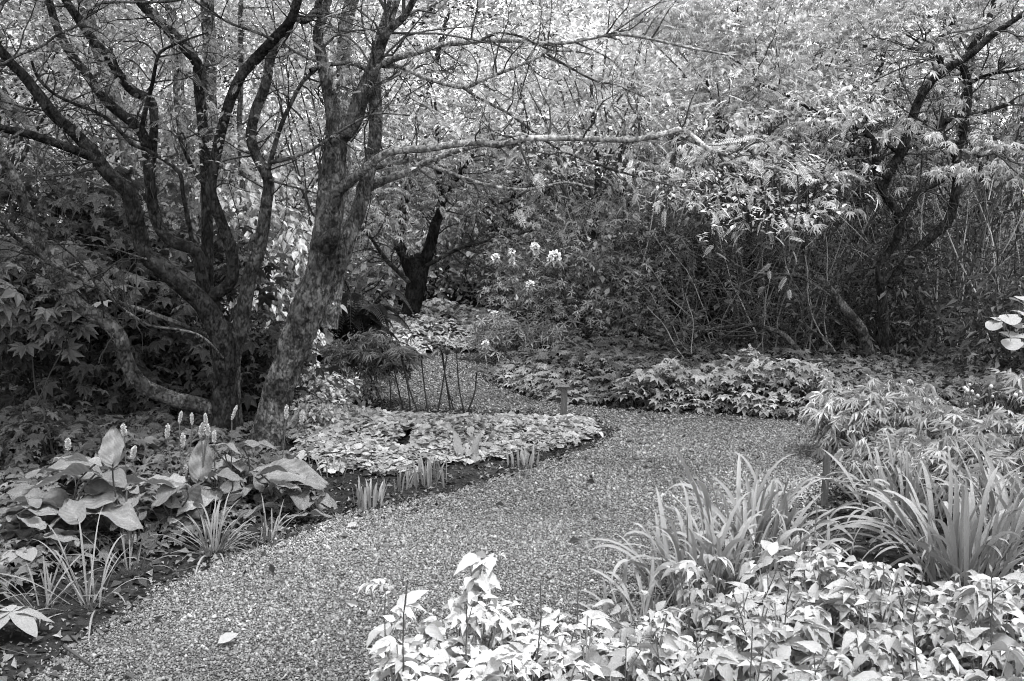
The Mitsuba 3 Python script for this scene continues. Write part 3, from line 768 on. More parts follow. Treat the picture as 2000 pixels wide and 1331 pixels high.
def crown_tree(name, label, x, d, z0, z1, rx, leaf, tone, ncl, per, tpls, group=None, rc=0.5, trunk_w=0.16, matb='m_bark_dark', droop=0.3):
    k = thing(name, label, 'tree', group)
    base = np.array([(x - 1000) / FPX * d, d, float(ground_z([0.0], [d])[0]) - 0.05])
    top = base + np.array([R.normal() * 0.4, R.normal() * 0.3, z1 * 0.8])
    P = wander(base, top - base, np.linalg.norm(top - base), 9, 0.07, 0.02)
    v, f = tube(spline(P, 3), np.linspace(trunk_w, trunk_w * 0.3, 25), 10, 0.1, seed=int(x))
    MB().add(v, f, 0.1).part(k, 'trunk', matb, smooth=True)
    c = base + np.array([0, 0, (z0 + z1) / 2])
    pts = ellipsoid(c, (rx, rx * 0.8, (z1 - z0) / 2), ncl, 0.45)
    tw, fo = MB(), MB()
    for q in pts[::4]:
        s = P[min(len(P) - 1, 2 + int(R.integers(0, 5)))]
        v, f = tube(wander(s, q - s, np.linalg.norm(q - s), 6, 0.15, 0), np.linspace(trunk_w * 0.22, 0.006, 6), 4)
        tw.add(v, f, 0.06)
    clusters(fo, pts, rc, per, leaf, tone, tpls, droop=droop, flat=0.12, var=0.28, up=0.4)
    tw.part(k, 'branches', 'm_stem', stuff=True)
    fo.part(k, 'crown', 'm_leaf', stuff=True)
    return k


BT = [(1130, 10.7, 2.1, 4.1, 1.5, 'airy small-leaved tree right behind the middle of the long branch'), (618, 10.3, 2.4, 4.2, 1.3, 'airy small-leaved tree right behind the upper limbs of the leaning tree'),
      (240, 9.9, 2.3, 4.0, 1.3, 'airy small-leaved tree right behind the upper left stems'), (1480, 10.4, 2.3, 4.1, 1.4, 'airy small-leaved tree right behind the tip of the long branch'),
      (230, 11.9, 0.5, 3.2, 1.5, 'bright small-leaved tree behind the trunks at the upper left'), (520, 12.4, 0.8, 3.3, 1.2, 'small bright tree between the dark stems and the leaning trunk'),
      (980, 13.6, 1.1, 3.7, 1.5, 'bright leafy tree above the white flowers at the middle'), (1200, 13.4, 1.3, 4.0, 1.5, 'bright leafy tree behind the bend of the long branch'), (1440, 12.7, 1.5, 4.0, 1.5, 'broad bright tree behind the end of the long branch'),
      (1660, 12.9, 1.6, 4.3, 1.5, 'leafy tree behind the bare zigzag limbs'), (1930, 12.5, 1.5, 4.0, 1.5, 'leafy tree behind the right edge of the thicket'),
      (80, 15.2, 1.0, 5.0, 1.9, 'taller pale tree at the upper left behind the fan of stems'), (420, 15.6, 1.2, 5.3, 1.9, 'taller pale tree behind the straight upright trunk'), (760, 15.4, 1.0, 5.2, 1.9, 'taller pale tree behind the forked tree'),
      (1090, 15.8, 1.4, 5.4, 1.9, 'taller pale tree above the middle of the long branch'), (1420, 15.5, 1.6, 5.6, 1.9, 'taller pale tree above the end of the long branch'), (1790, 15.4, 1.6, 5.6, 1.9, 'taller pale tree at the upper right behind the crooked tree')]
for x, d, z0, z1, rx, lab in BT:
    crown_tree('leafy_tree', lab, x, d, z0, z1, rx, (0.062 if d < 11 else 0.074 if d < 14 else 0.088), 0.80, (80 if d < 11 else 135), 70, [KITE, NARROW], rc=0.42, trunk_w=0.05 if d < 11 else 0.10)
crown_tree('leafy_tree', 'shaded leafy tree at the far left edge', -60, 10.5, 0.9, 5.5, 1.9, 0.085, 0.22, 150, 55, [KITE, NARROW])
far_lab = ['leftmost', 'second from left', 'third from left', 'middle', 'third from right', 'second from right', 'rightmost']
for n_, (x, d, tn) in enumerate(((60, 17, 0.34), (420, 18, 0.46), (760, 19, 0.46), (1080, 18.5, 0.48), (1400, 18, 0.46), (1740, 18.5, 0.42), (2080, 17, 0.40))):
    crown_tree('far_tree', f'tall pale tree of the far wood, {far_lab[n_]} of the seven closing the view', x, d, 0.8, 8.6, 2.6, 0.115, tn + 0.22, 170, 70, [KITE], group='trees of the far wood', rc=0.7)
g = MB()
n = 1500
C = np.stack([R.uniform(-17, 17, n), R.uniform(22, 26, n), R.uniform(0.4, 11, n)], 1)
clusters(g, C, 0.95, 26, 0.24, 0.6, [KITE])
g.top('far_wood', 'm_leaf', 'mass of foliage in the wood at the very back', kind='stuff')

# ------------------------------------------------------------------ shrubs


def shrub(name, label, c, r, leaf, tone, ncl, per, tpls, rc=0.25, stems=14, stem_tone=0.05, droop=0.4, cat='shrub', flat=0.25, stem_r=0.012, mat='m_leaf', shell=0.45, group=None):
    k = thing(name, label, cat, group)
    c = np.asarray(c, float)
    gz = float(ground_z([c[0]], [c[1]])[0])
    pts = ellipsoid(c, r, ncl, shell, gz + 0.08)
    fo, tw = MB(), MB()
    clusters(fo, pts, rc, per, leaf, tone, tpls, droop=droop, flat=flat)
    for q in pts[R.choice(len(pts), min(stems, len(pts)), replace=False)]:
        b = np.array([c[0] + R.normal() * r[0] * 0.25, c[1] + R.normal() * r[1] * 0.25, gz - 0.03])
        v, f = tube(wander(b, q - b, np.linalg.norm(q - b) * 1.02, 8, 0.14, 0.03), np.linspace(stem_r, stem_r * 0.3, 8), 5)
        tw.add(v, f, stem_tone)
    tw.part(k, 'stems', 'm_stem', stuff=True)
    fo.part(k, 'foliage', mat, stuff=True)
    return k


g0 = lambda x, y: H(x, y)  # noqa: E731
# dark lobed-leaf shrubs at the left
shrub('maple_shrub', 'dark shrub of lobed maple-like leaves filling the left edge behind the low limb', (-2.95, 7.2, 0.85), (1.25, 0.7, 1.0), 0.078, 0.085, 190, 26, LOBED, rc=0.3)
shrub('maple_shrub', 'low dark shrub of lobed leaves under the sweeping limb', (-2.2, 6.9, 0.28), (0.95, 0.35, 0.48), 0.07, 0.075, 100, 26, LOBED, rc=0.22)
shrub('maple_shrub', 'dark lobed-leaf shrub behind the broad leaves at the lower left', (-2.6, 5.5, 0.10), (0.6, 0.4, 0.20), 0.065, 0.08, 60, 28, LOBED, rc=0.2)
shrub('maple_shrub', 'spray of lobed leaves, painted paler as if lit, at the left edge under the thin pale branch', W(60, 545, 6.2), (0.55, 0.3, 0.28), 0.085, 0.22, 44, 18, LOBED, rc=0.22, stems=2, stem_r=0.006)  # light painted into the leaf tone, paler than the same leaves around it
# bright shrubs between the trunks
shrub('pale_shrub', 'bright shrub of drooping leaves seen between the dark stems and the leaning trunk', (-2.35, 9.1, 0.9), (0.62, 0.6, 1.1), 0.085, 0.58, 150, 34, [t_oval(0.24, 0.08, 0.35), t_kite(0.26)], rc=0.24, droop=0.7)
shrub('pale_shrub', 'pale leafy shrub behind the upright trunks', (-3.1, 9.6, 1.5), (1.0, 0.7, 1.2), 0.085, 0.52, 150, 34, [t_oval(0.24, 0.08, 0.35), t_kite(0.26)], rc=0.26, droop=0.6)
shrub('pale_shrub', 'pale shrub at the foot of the leaning tree behind the groundcover', (-1.95, 7.9, 0.25), (0.4, 0.35, 0.32), 0.065, 0.40, 56, 28, [OVAL], rc=0.2)
# pale shrubs on the rise behind the garden
for k, (x, d) in enumerate(((60, 13.6), (330, 14.2), (600, 14.4), (860, 14.6), (1090, 14.5), (1310, 14.2), (1540, 14.3), (1770, 14.0), (2000, 13.7))):
    nm = ['first', 'second', 'third', 'fourth', 'middle', 'sixth', 'seventh', 'eighth', 'ninth'][k]
    shrub('slope_shrub', f'pale leafy shrub on the rise behind the garden, {nm} from the left', ((x - 1000) / FPX * d, d, 1.05), (1.0, 0.6, 1.15), 0.085, 0.70, 110, 34, [KITE, t_kite(0.24)], rc=0.32, droop=0.4, flat=0.14, stems=8)
# behind the forked tree
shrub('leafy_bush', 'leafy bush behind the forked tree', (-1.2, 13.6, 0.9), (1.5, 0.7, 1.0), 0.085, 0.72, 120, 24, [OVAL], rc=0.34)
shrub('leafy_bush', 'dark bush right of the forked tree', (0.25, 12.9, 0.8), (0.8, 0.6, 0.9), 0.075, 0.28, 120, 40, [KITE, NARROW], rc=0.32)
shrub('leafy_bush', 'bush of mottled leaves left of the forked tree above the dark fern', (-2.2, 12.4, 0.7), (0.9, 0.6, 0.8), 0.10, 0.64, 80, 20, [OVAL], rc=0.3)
# rhododendron with flowers
t = shrub('rhododendron', 'rhododendron with whorled narrow leaves and white flower trusses at the middle', (0.75, 10.6, 0.75), (1.15, 0.7, 1.0), 0.066, 0.34, 180, 30, [t_star(6, 0.08, 0.25, 300), t_star(5, 0.09, 0.2, 220), KITE], rc=0.26, flat=0.3)


def truss(k, x, y, d, r):
    g = MB()
    c = W(x, y, d)
    n = 44
    u = unit(R.normal(size=(n, 3)) + [0, 0, 0.35])
    scatter(g, t_oval(0.42, 0.18, -0.15), c + u * r * 0.5, u + 0.5 * R.normal(size=(n, 3)), unit(R.normal(size=(n, 3))), r * R.uniform(0.3, 0.6, n), R.uniform(0.95, 1.25, n))
    a = np.arange(9) * 2 * np.pi / 9 + R.uniform(0, 1)
    scatter(g, t_kite(0.13), np.broadcast_to(c - [0, 0, r * 0.5], (9, 3)), np.stack([np.cos(a), np.sin(a), -0.25 + 0 * a], 1), np.array([0, 0, 1.0]), r * 1.9, 0.26)
    v, f = tube(wander(c - [0, 0, r * 0.4], [R.normal() * 0.4, 0.8, -1.0], 0.5, 6, 0.15, 0), np.linspace(0.0025, 0.004, 6), 4)
    g.add(v, f, 0.14)
    g.part(k, 'flower_truss', 'm_leaf')


for x, y, w in ((968, 503, 17), (1000, 492, 15), (1001, 511, 17), (1045, 483, 20), (1046, 499, 16), (1083, 502, 28), (1075, 508, 16), (1035, 556, 18), (967, 613, 13), (948, 672, 16)):
    truss(t, x, y, 9.62 if y < 540 else 9.45, w * 9.6 / FPX * 0.58)
for k in range(2):
    shrub('leafy_bush', ('low spreading bush with star-like leaf whorls in front of the rhododendron', 'dark twiggy bush behind the shaded groundcover right of the rhododendron')[k], ((0.15, 10.0, 0.28), (2.0, 10.6, 0.7))[k],
          ((0.55, 0.3, 0.28), (1.0, 0.6, 0.95))[k], 0.10, (0.34, 0.14)[k], (34, 120)[k], 16, [t_star(6, 0.08, 0.2, 300)], rc=0.2, stems=(8, 40)[k])

# thickets of thin upright stems on the right


def thicket(label, x, d, rx, n, hgt, tone, ltone, nl):
    k = thing('stem_thicket', label, 'thicket')
    cx = (x - 1000) / FPX * d
    g, fo = MB(), MB()
    tips = []
    for _ in range(n):
        b = np.array([cx + R.uniform(-rx, rx), d + R.uniform(-0.6, 0.8), 0])
        b[2] = ground_z([b[0]], [b[1]])[0] - 0.03
        P = wander(b, [R.normal() * 0.34, R.normal() * 0.15, 1.0], hgt * R.uniform(0.4, 1.1), 9, 0.15, 0.03)
        v, f = tube(P, np.linspace(R.uniform(0.005, 0.011), 0.0025, 9), 4)
        g.add(v, f, tone * R.choice([0.3, 0.7, 1.6, 3.0]))
        tips += [(P[j], unit(P[j] - P[j - 1])) for j in range(2, 9)]
        for _ in range(3):
            j = R.integers(2, 8)
            s = wander(P[j], unit(P[j] - P[j - 1]) + R.normal(size=3) * 0.6, R.uniform(0.25, 0.7), 5, 0.2, 0.06)
            v, f = tube(s, np.linspace(0.0035, 0.0015, 5), 3)
            g.add(v, f, tone * R.uniform(0.25, 1.9))
            tips.append((s[-1], unit(s[-1] - s[-2])))
    g.part(k, 'stems', 'm_stem', stuff=True)
    sel = [tips[i] for i in R.choice(len(tips), min(len(tips), nl), replace=False)]
    leaves_on(fo, sel, [NARROW, KITE], 7, 0.075, ltone, spread=1.0)
    fo.part(k, 'foliage', 'm_leaf', stuff=True)


thicket('dense thicket of thin upright stems behind the end of the long branch', 1330, 11.2, 1.0, 130, 3.4, 0.20, 0.17, 620)
thicket('thicket of thin upright stems behind the crooked trunk', 1620, 10.8, 1.0, 130, 3.2, 0.15, 0.12, 560)
thicket('thicket of thin upright stems at the right edge', 1930, 9.9, 0.85, 130, 3.2, 0.15, 0.11, 560)
thicket('tangle of dark stems low in front of the crooked trunk', 1500, 9.6, 0.9, 90, 1.4, 0.11, 0.13, 420)
shrub('leafy_bush', 'dark narrow-leaved bush at the foot of the crooked tree', (3.6, 9.3, 0.6), (0.9, 0.5, 0.8), 0.09, 0.085, 90, 24, [NARROW], rc=0.28, stems=40)
shrub('leafy_bush', 'dark narrow-leaved bush at the right edge under the round leaves', (4.1, 7.9, 0.45), (0.55, 0.5, 0.65), 0.09, 0.075, 70, 26, [NARROW], rc=0.25, stems=30)
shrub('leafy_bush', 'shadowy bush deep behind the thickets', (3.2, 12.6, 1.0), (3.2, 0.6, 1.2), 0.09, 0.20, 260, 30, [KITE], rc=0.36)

# dark sword fern by the leaning trunk
t = thing('dark_fern', 'dark arching fern mound between the leaning trunk and the tall stems', 'fern')
c = H(690, 712)
for k in range(26):
    a = 2 * math.pi * k / 26 + R.normal() * 0.12
    L = R.uniform(0.9, 1.35)
    s = np.linspace(0, 1, 12)
    lift = R.uniform(0.7, 1.35)
    P = c + np.stack([np.cos(a) * s * L * 0.5, np.sin(a) * s * L * 0.4, 0.02 + L * (lift * 1.5 * s - lift * 1.25 * s ** 2)], 1)
    g = MB()
    v, f = tube(P, np.linspace(0.008, 0.002, 12), 4)
    g.add(v, f, 0.05)
    q = spline(P, 4)[3:]
    tt = unit(np.gradient(q, axis=0))
    sd = unit(np.cross(tt, [0, 0, 1.0]))
    for sg in (-1, 1):
        scatter(g, t_kite(0.16), q, sd * sg + tt * 0.35 + [0, 0, -0.2], np.array([0, 0, 1.0]), 0.14 * np.sin(np.linspace(0.5, 3.0, len(q))), tones(len(q), 0.05, 0.2))
    g.part(t, 'frond', 'm_leaf')

# ------------------------------------------------------------------ low ground covers


def cover(name, label, poly, n, size, tone, tpls, height, mound=0.6, var=0.25):
    g = MB()
    x0, y0, x1, y1 = poly.bounds
    x, y = R.uniform(x0, x1, n), R.uniform(y0, y1, n)
    ok = shapely.contains_xy(poly, x, y)
    x, y = x[ok], y[ok]
    d = shapely.distance(poly.boundary, shapely.points(x, y))
    q = meshkit.fbm(np.stack([x * 4.5, y * 4.5, 0 * x + 9], -1), 4, 17)
    ok = (q > 0.30) & (d > 0.34 * (meshkit.fbm(np.stack([x * 5.5, y * 5.5, 0 * x], -1), 4, 23) - 0.42))
    x, y, d = x[ok], y[ok], d[ok]
    h = height * (0.3 + 0.7 * np.clip(d / mound, 0, 1)) * (0.2 + 1.5 * meshkit.fbm(np.stack([x * 3.2, y * 3.2, 0 * x], -1), 3, 5))
    z = ground_z(x, y) + h * R.uniform(0.55, 1.0, len(x))
    P = np.stack([x, y, z], 1)
    m = len(x)
    a = R.uniform(0, 2 * np.pi, m)
    D = np.stack([np.cos(a), np.sin(a), R.normal(size=m) * 0.25 - 0.15], 1)
    N = np.array([0, -0.12, 1.0]) + R.normal(size=(m, 3)) * 0.36
    S = size * np.clip(1 + 0.3 * R.normal(size=m), 0.45, 1.8)
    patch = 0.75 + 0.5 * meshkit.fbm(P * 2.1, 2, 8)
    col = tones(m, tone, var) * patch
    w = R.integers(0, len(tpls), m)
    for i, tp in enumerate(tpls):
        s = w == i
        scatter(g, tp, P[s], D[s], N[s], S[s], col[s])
    k = R.choice(m, min(m, 900), replace=False)
    for i in k:
        b = np.array([x[i], y[i], z[i] - h[i]])
        v, f = tube(np.array([b, (b + P[i]) / 2 + R.normal(size=3) * 0.008, P[i]]), [0.002, 0.0017, 0.0013], 3)
        g.add(v, f, tone * 0.4)
    return g.top(name, 'm_leaf', label, kind='stuff')


ISLAND = world_poly([(560, 905), (650, 945), (800, 938), (960, 905), (1080, 880), (1160, 858), (1192, 840), (1120, 822), (960, 828), (840, 834), (700, 815), (580, 778), (545, 800)])
cover('island_groundcover', 'pale low groundcover of small leaves on the tongue of bed beside the path', ISLAND, 32000, 0.042, 0.36, [t_lobed(3, 0.35, 0.2, 220), t_round(7), OVAL], 0.12)
RBED = world_poly([(955, 740), (1010, 772), (1110, 792), (1250, 804), (1400, 812), (1560, 822), (1640, 850), (1760, 850), (1900, 830), (2050, 830), (2050, 700), (1700, 690), (1400, 690), (1100, 690), (985, 700)])
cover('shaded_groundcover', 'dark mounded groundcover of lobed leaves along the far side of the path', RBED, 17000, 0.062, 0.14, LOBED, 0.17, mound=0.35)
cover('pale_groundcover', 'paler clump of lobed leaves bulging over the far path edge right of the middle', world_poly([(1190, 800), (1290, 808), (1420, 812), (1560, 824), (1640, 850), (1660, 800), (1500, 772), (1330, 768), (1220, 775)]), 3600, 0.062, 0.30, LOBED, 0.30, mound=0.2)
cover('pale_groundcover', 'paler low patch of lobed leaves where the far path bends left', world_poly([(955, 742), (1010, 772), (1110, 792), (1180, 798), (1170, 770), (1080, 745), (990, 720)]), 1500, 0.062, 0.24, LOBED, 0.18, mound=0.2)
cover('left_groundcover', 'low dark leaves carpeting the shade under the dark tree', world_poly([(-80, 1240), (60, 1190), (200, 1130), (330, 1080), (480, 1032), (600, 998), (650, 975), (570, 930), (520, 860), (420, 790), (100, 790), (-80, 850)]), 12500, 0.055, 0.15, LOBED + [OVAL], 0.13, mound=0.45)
cover('far_groundcover', 'mixed low leaves on the ground beyond the bend of the path', world_poly([(560, 712), (860, 690), (1000, 684), (1000, 640), (560, 640)]), 10000, 0.075, 0.54, [OVAL, t_lobed(3, 0.3, 0.2, 220)], 0.20)

# ------------------------------------------------------------------ plants with big leaves, flowers, blades


def sheet(base, az, pitch, L, Wd, droop=0.3, fold=0.10, wave=0.03, roll=0.0, nu=10, nv=5, point=0.8, heart=0.0, ribs=0.0):
    """A leaf blade as a curved sheet: base point, direction, lift, length, width."""
    u = np.linspace(0, 1, nu + 1)
    v = np.linspace(-1, 1, 2 * (nv // 2) + 1)
    U, Vv = np.meshgrid(u, v, indexing='ij')
    prof = np.sin(np.pi * np.clip(U, 0.0, 1) ** point) ** 0.75
    prof[-1] = 0.0
    x = U * L - heart * L * np.abs(Vv) ** 1.5 * (1 - U) ** 4
    y = Vv * Wd / 2 * np.maximum(prof, 0.04 * (U < 0.5))
    z = -droop * L * U ** 2 + fold * Wd * np.abs(Vv) * prof
    z = z + wave * L * np.sin(U * 9 + R.uniform(0, 6)) * Vv ** 2 + wave * 0.5 * L * np.sin(U * 17 + 3 * Vv)
    if ribs:
        z = z + ribs * L * np.cos((U - 0.35 * np.abs(Vv)) * 40)
    cr, sr = math.cos(roll), math.sin(roll)
    y, z = y * cr - z * sr, y * sr + z * cr
    cp, sp = math.cos(pitch), math.sin(pitch)
    x, z = x * cp - z * sp, x * sp + z * cp
    ca, sa = math.cos(az), math.sin(az)
    P = np.stack([x * ca - y * sa, x * sa + y * ca, z], -1).reshape(-1, 3) + base
    n2 = len(v)
    i, j = np.meshgrid(np.arange(nu), np.arange(n2 - 1), indexing='ij')
    a = (i * n2 + j).ravel()
    F = np.vstack([np.stack([a, a + n2, a + n2 + 1], 1), np.stack([a, a + n2 + 1, a + 1], 1)])
    return P, F, np.abs(Vv).ravel()


def blade(base, az, L, Wd, lean, curl, nu=13, twist=0.0, late=1.6):
    s = np.linspace(0, 1, nu + 1)
    ang = lean + curl * s ** late
    hx = np.concatenate([[0], np.cumsum(np.sin((ang[1:] + ang[:-1]) / 2))]) * L / nu
    hz = np.concatenate([[0], np.cumsum(np.cos((ang[1:] + ang[:-1]) / 2))]) * L / nu
    w = Wd / 2 * (0.75 + 0.5 * s) * np.clip((1 - s) * 2.6, 0, 1) ** 0.7
    nx, nz = -np.cos(ang), np.sin(ang)                      # blade's upper face
    fold = 0.55 * w * (1 - 0.6 * s)
    ca, sa = math.cos(az), math.sin(az)
    tw = twist * s
    rows = []
    for k, sg in enumerate((-1, 0, 1)):
        sy = sg * w * np.cos(tw)
        up = (abs(sg) * fold) + sg * w * np.sin(tw)
        X = hx + nx * up
        Z = hz + nz * up
        rows.append(np.stack([X * ca - sy * sa, X * sa + sy * ca, Z], 1))
    P = np.stack(rows, 1).reshape(-1, 3) + base
    i, j = np.meshgrid(np.arange(nu), np.arange(2), indexing='ij')
    a = (i * 3 + j).ravel()
    return P, np.vstack([np.stack([a, a + 3, a + 4], 1), np.stack([a, a + 4, a + 1], 1)])


def on_ground(p):
    p = np.array(p, float)
    p[2] = ground_z([p[0]], [p[1]])[0]
    return p


def blade_clump(name, label, base, n, L, Wd, tone, lean=(0.05, 0.55), curl=(0.2, 1.5), spread=0.05, cat='plant', squash=1.0, group=None, flex=0.25):
    t = thing(name, label, cat, group)
    base = on_ground(base)
    for i in range(n):
        a = R.uniform(0, 2 * np.pi)
        b = base + np.array([math.cos(a), math.sin(a), 0]) * spread * R.uniform(0, 1) ** 0.5
        az = a + R.normal() * 0.6
        v, f = blade(b - [0, 0, 0.01], az, L * R.uniform(0.6, 1.1), Wd * R.uniform(0.75, 1.15), R.uniform(*lean), R.uniform(*curl), twist=R.normal() * flex, late=float(R.choice([1.4, 2.0, 4.0, 7.0])))
        s = np.repeat(np.linspace(0, 1, len(v) // 3), 3)
        MB().add(v, f, tone * R.uniform(0.8, 1.2) * (0.85 + 0.25 * s)).part(t, 'blade', 'm_broad', smooth=True)
    return t


# broad-leaved plants at the left
G_ = [(130, 1085), (250, 1075), (335, 1045), (415, 1010), (490, 990), (565, 1000), (625, 1005), (60, 1100)]
BL = ['broad-leaved plant with the largest leaves at the left end of the front bed', 'broad-leaved plant with one upright leaf standing behind the strap tufts', 'broad-leaved plant with crowded leaves among the white spikes',
      'broad-leaved plant with an upright ribbed leaf behind the spiky tuft', 'broad-leaved plant against the foot of the dark tree', 'broad-leaved plant with long drooping leaves at the foot of the leaning trunk',
      'broad-leaved plant nearest the path at the right end of the row', 'low broad-leaved plant with dull leaves at the left frame edge']
plants = []
for (x, y), lab in zip(G_, BL):
    plants.append((thing('broad_leaf_plant', lab, 'plant'), on_ground(H(x, y))))
LV = [(132, 904, 120, 0, 3.0), (75, 975, 105, 0, 3.3), (207, 991, 115, 1, -0.3), (285, 933, 80, 2, 0.3), (220, 872, 62, 1, 1.4), (393, 898, 70, 3, 1.4), (468, 871, 55, 4, 0.2), (560, 917, 105, 5, -0.2), (600, 935, 55, 6, -0.5),
      (534, 968, 80, 5, -2.4), (621, 979, 75, 6, -0.6), (365, 962, 75, 2, -1.2), (373, 995, 65, 3, -2.2), (306, 979, 75, 2, 3.0), (273, 1012, 55, 1, -1.5), (104, 1045, 85, 7, 2.9), (99, 1090, 55, 7, -2.2), (310, 1085, 42, 2, -1.6),
      (310, 1022, 48, 2, -0.7), (440, 925, 60, 3, -0.4), (462, 903, 60, 4, -1.0), (170, 962, 105, 0, 2.7), (330, 930, 70, 2, 2.4), (245, 960, 70, 1, 2.2), (140, 1010, 80, 0, -2.5), (200, 930, 80, 1, 2.8), (420, 960, 60, 3, 0.4), (505, 930, 65, 4, -0.9),
      (60, 1010, 70, 7, 2.4), (40, 960, 70, 7, 3.0), (585, 960, 60, 6, -1.4), (350, 1010, 50, 2, -1.8), (480, 950, 60, 4, -2.0), (165, 1055, 60, 0, -1.0), (240, 1030, 60, 1, -0.6), (15, 1040, 70, 7, 2.0)]
LV += [(x + R.uniform(-32, 32), y + R.uniform(-14, 40), w * R.uniform(0.4, 0.95), pi, az + R.normal() * 0.6) for x, y, w, pi, az in LV if abs(az - 1.4) > 0.01 for _ in (0, 1, 2)]
for x, y, w, pi, az in LV:
    k, b = plants[pi]
    d = b[1] + R.uniform(-0.16, 0.16)
    c = W(x, y, d)
    L = w * d / FPX * 1.25
    up = abs(az - 1.4) < 0.01
    pitch = 1.15 if up else R.uniform(0.05, 0.45)
    az2 = R.uniform(1.2, 1.9) if up else az
    dirv = np.array([math.cos(az2) * math.cos(pitch), math.sin(az2) * math.cos(pitch), math.sin(pitch)])
    o = c - dirv * L * 0.45
    g = MB()
    v, f, e = sheet(o, az2, pitch, L, L * R.uniform(0.52, 0.68), 0.12 if up else R.uniform(0.2, 0.55), R.uniform(0.05, 0.2), 0.055, R.normal() * 0.3, 24, 12, 0.72, 0.12, 0.010)
    g.add(v, f, (0.25 + 0.05 * R.normal()) * (1.12 - 0.25 * np.minimum(e * 4, 1) + 0.15 * np.cos(((np.repeat(np.linspace(0, 1, 25), 13)) - 0.35 * e) * 45)))
    q = wander(b + [R.normal() * 0.02, R.normal() * 0.02, 0], o - b, np.linalg.norm(o - b), 6, 0.06, 0)
    q[-1] = o
    lf = g.part(k, 'leaf', 'm_broad', smooth=True)
    v, f = tube(spline(q, 2), 0.004, 5)
    MB().add(v, f, 0.08).part(k, 'leaf_stalk', 'm_stem', smooth=True)

# white bottlebrush flower spikes
SP = [(132, 868, 11, 22, 'white flower spike standing alone at the far left of the bed'), (243, 840, 11, 22, 'white flower spike above the upright leaf'), (262, 884, 11, 24, 'white flower spike just right of the upright leaf'),
      (327, 842, 10, 26, None), (358, 860, 10, 26, None), (352, 815, 7, 22, None), (375, 818, 7, 22, None), (394, 840, 11, 26, None), (404, 838, 11, 24, None), (405, 818, 8, 20, None), (420, 853, 9, 24, None),
      (418, 884, 10, 24, 'white flower spike lowest of the group, in front of the ribbed leaf'), (455, 806, 7, 26, 'white flower spike leaning right in front of the dark trunk'), (360, 920, 10, 22, 'fading white flower spike bent low among the broad leaves'),
      (562, 805, 9, 26, 'white flower spike just right of the leaning trunk'), (590, 815, 10, 26, 'white flower spike right of the one beside the leaning trunk')]
for x, y, w, h, lab in SP:
    t = thing('flower_spike', lab or 'white bottlebrush flower spike in the cluster before the dark tree foot', 'flower', None if lab else 'white flower spikes before the dark tree')
    b = on_ground(H(x + R.uniform(-25, 25), 1000 if x < 500 else 960))
    d = b[1]
    w, h = w * 0.92, h * 1.1
    lo, hi = W(x - R.normal() * 2, y + h / 2, d), W(x + (8 if x == 455 else R.normal() * 2), y - h / 2, d)
    q = np.array([b, b * 0.6 + lo * 0.4 + [0.01, 0, 0.02], lo])
    v, f = tube(spline(q, 5), 0.0026, 5)
    MB().add(v, f, 0.10).part(t, 'stem', 'm_stem', smooth=True)
    g = MB()
    n = 150
    s = R.uniform(0, 1, n)
    a = R.uniform(0, 2 * np.pi, n)
    r = w / 2 * d / FPX * np.clip(1.25 * np.sin(np.pi * (0.14 + 0.78 * s)), 0.3, 1)
    o = np.stack([np.cos(a), np.sin(a), 0.25 + 0 * a], 1)
    v, f = tube(np.array([lo, (lo + hi) / 2, hi]), [0.004, 0.004, 0.002], 5)
    g.add(v, f, 0.55)
    scatter(g, t_kite(0.35, 0.15), lo + (hi - lo) * s[:, None] + o * (r * 0.35)[:, None], o, R.normal(size=(n, 3)), r * 0.95, R.uniform(0.66, 0.85, n))
    g.part(t, 'flower_head', 'm_leaf')

# strap-leaved tufts at the left edge of the path
blade_clump('strap_tuft', 'fountain-shaped tuft of narrow leaves at the path edge below the white spikes', H(415, 1078), 64, 0.29, 0.0075, 0.26, (0.1, 1.2), (0.4, 1.8), 0.035)
blade_clump('strap_tuft', 'large loose tuft of arching strap leaves at the lower left', H(170, 1185), 26, 0.38, 0.0085, 0.26, (0.3, 1.2), (0.5, 2.0), 0.06)
blade_clump('strap_tuft', 'thin tuft of arching leaves nearest the lower left corner', H(85, 1200), 18, 0.28, 0.0075, 0.20, (0.3, 1.1), (0.4, 1.6), 0.05)
blade_clump('strap_tuft', 'small tuft of strap leaves at the right end of the broad leaves', H(525, 1055), 22, 0.22, 0.007, 0.22, (0.2, 1.0), (0.3, 1.5), 0.04)
blade_clump('strap_tuft', 'tuft of strap leaves in front of the broad-leaved plants, left of the fountain tuft', H(255, 1120), 22, 0.27, 0.0075, 0.18, (0.2, 0.9), (0.3, 1.4), 0.05)
# upright young shoots along the island edge
blade_clump('young_shoots', 'bunch of short upright blades at the near end of the island edge', H(722, 985), 30, 0.14, 0.013, 0.36, (0.0, 0.3), (0.0, 0.35), 0.09)
blade_clump('young_shoots', 'bunch of short upright blades at the middle of the island edge', H(836, 945), 34, 0.15, 0.013, 0.30, (0.0, 0.25), (0.0, 0.3), 0.12)
blade_clump('young_shoots', 'bunch of short upright blades toward the tip of the island', H(1018, 912), 26, 0.13, 0.012, 0.34, (0.0, 0.2), (0.0, 0.25), 0.10)
t = thing('broad_shoot', 'pair of broad upright pointed leaves at the island edge', 'plant')
for x, az in ((898, 2.2), (925, 0.8)):
    v, f, e = sheet(on_ground(H(x, 908)), az, 1.35, 0.19, 0.06, 0.15, 0.2, 0.02, 0, 12, 6, 0.85)
    MB().add(v, f, 0.30).part(t, 'leaf', 'm_broad', smooth=True)
for x, y, lab in ((655, 945, 'short upright shoots beside the broad drooping leaves'), (780, 955, 'short sparse shoots between the two upright bunches')):
    blade_clump('young_shoots', lab, H(x, y), 14, 0.12, 0.011, 0.28, (0.0, 0.4), (0.0, 0.5), 0.08)

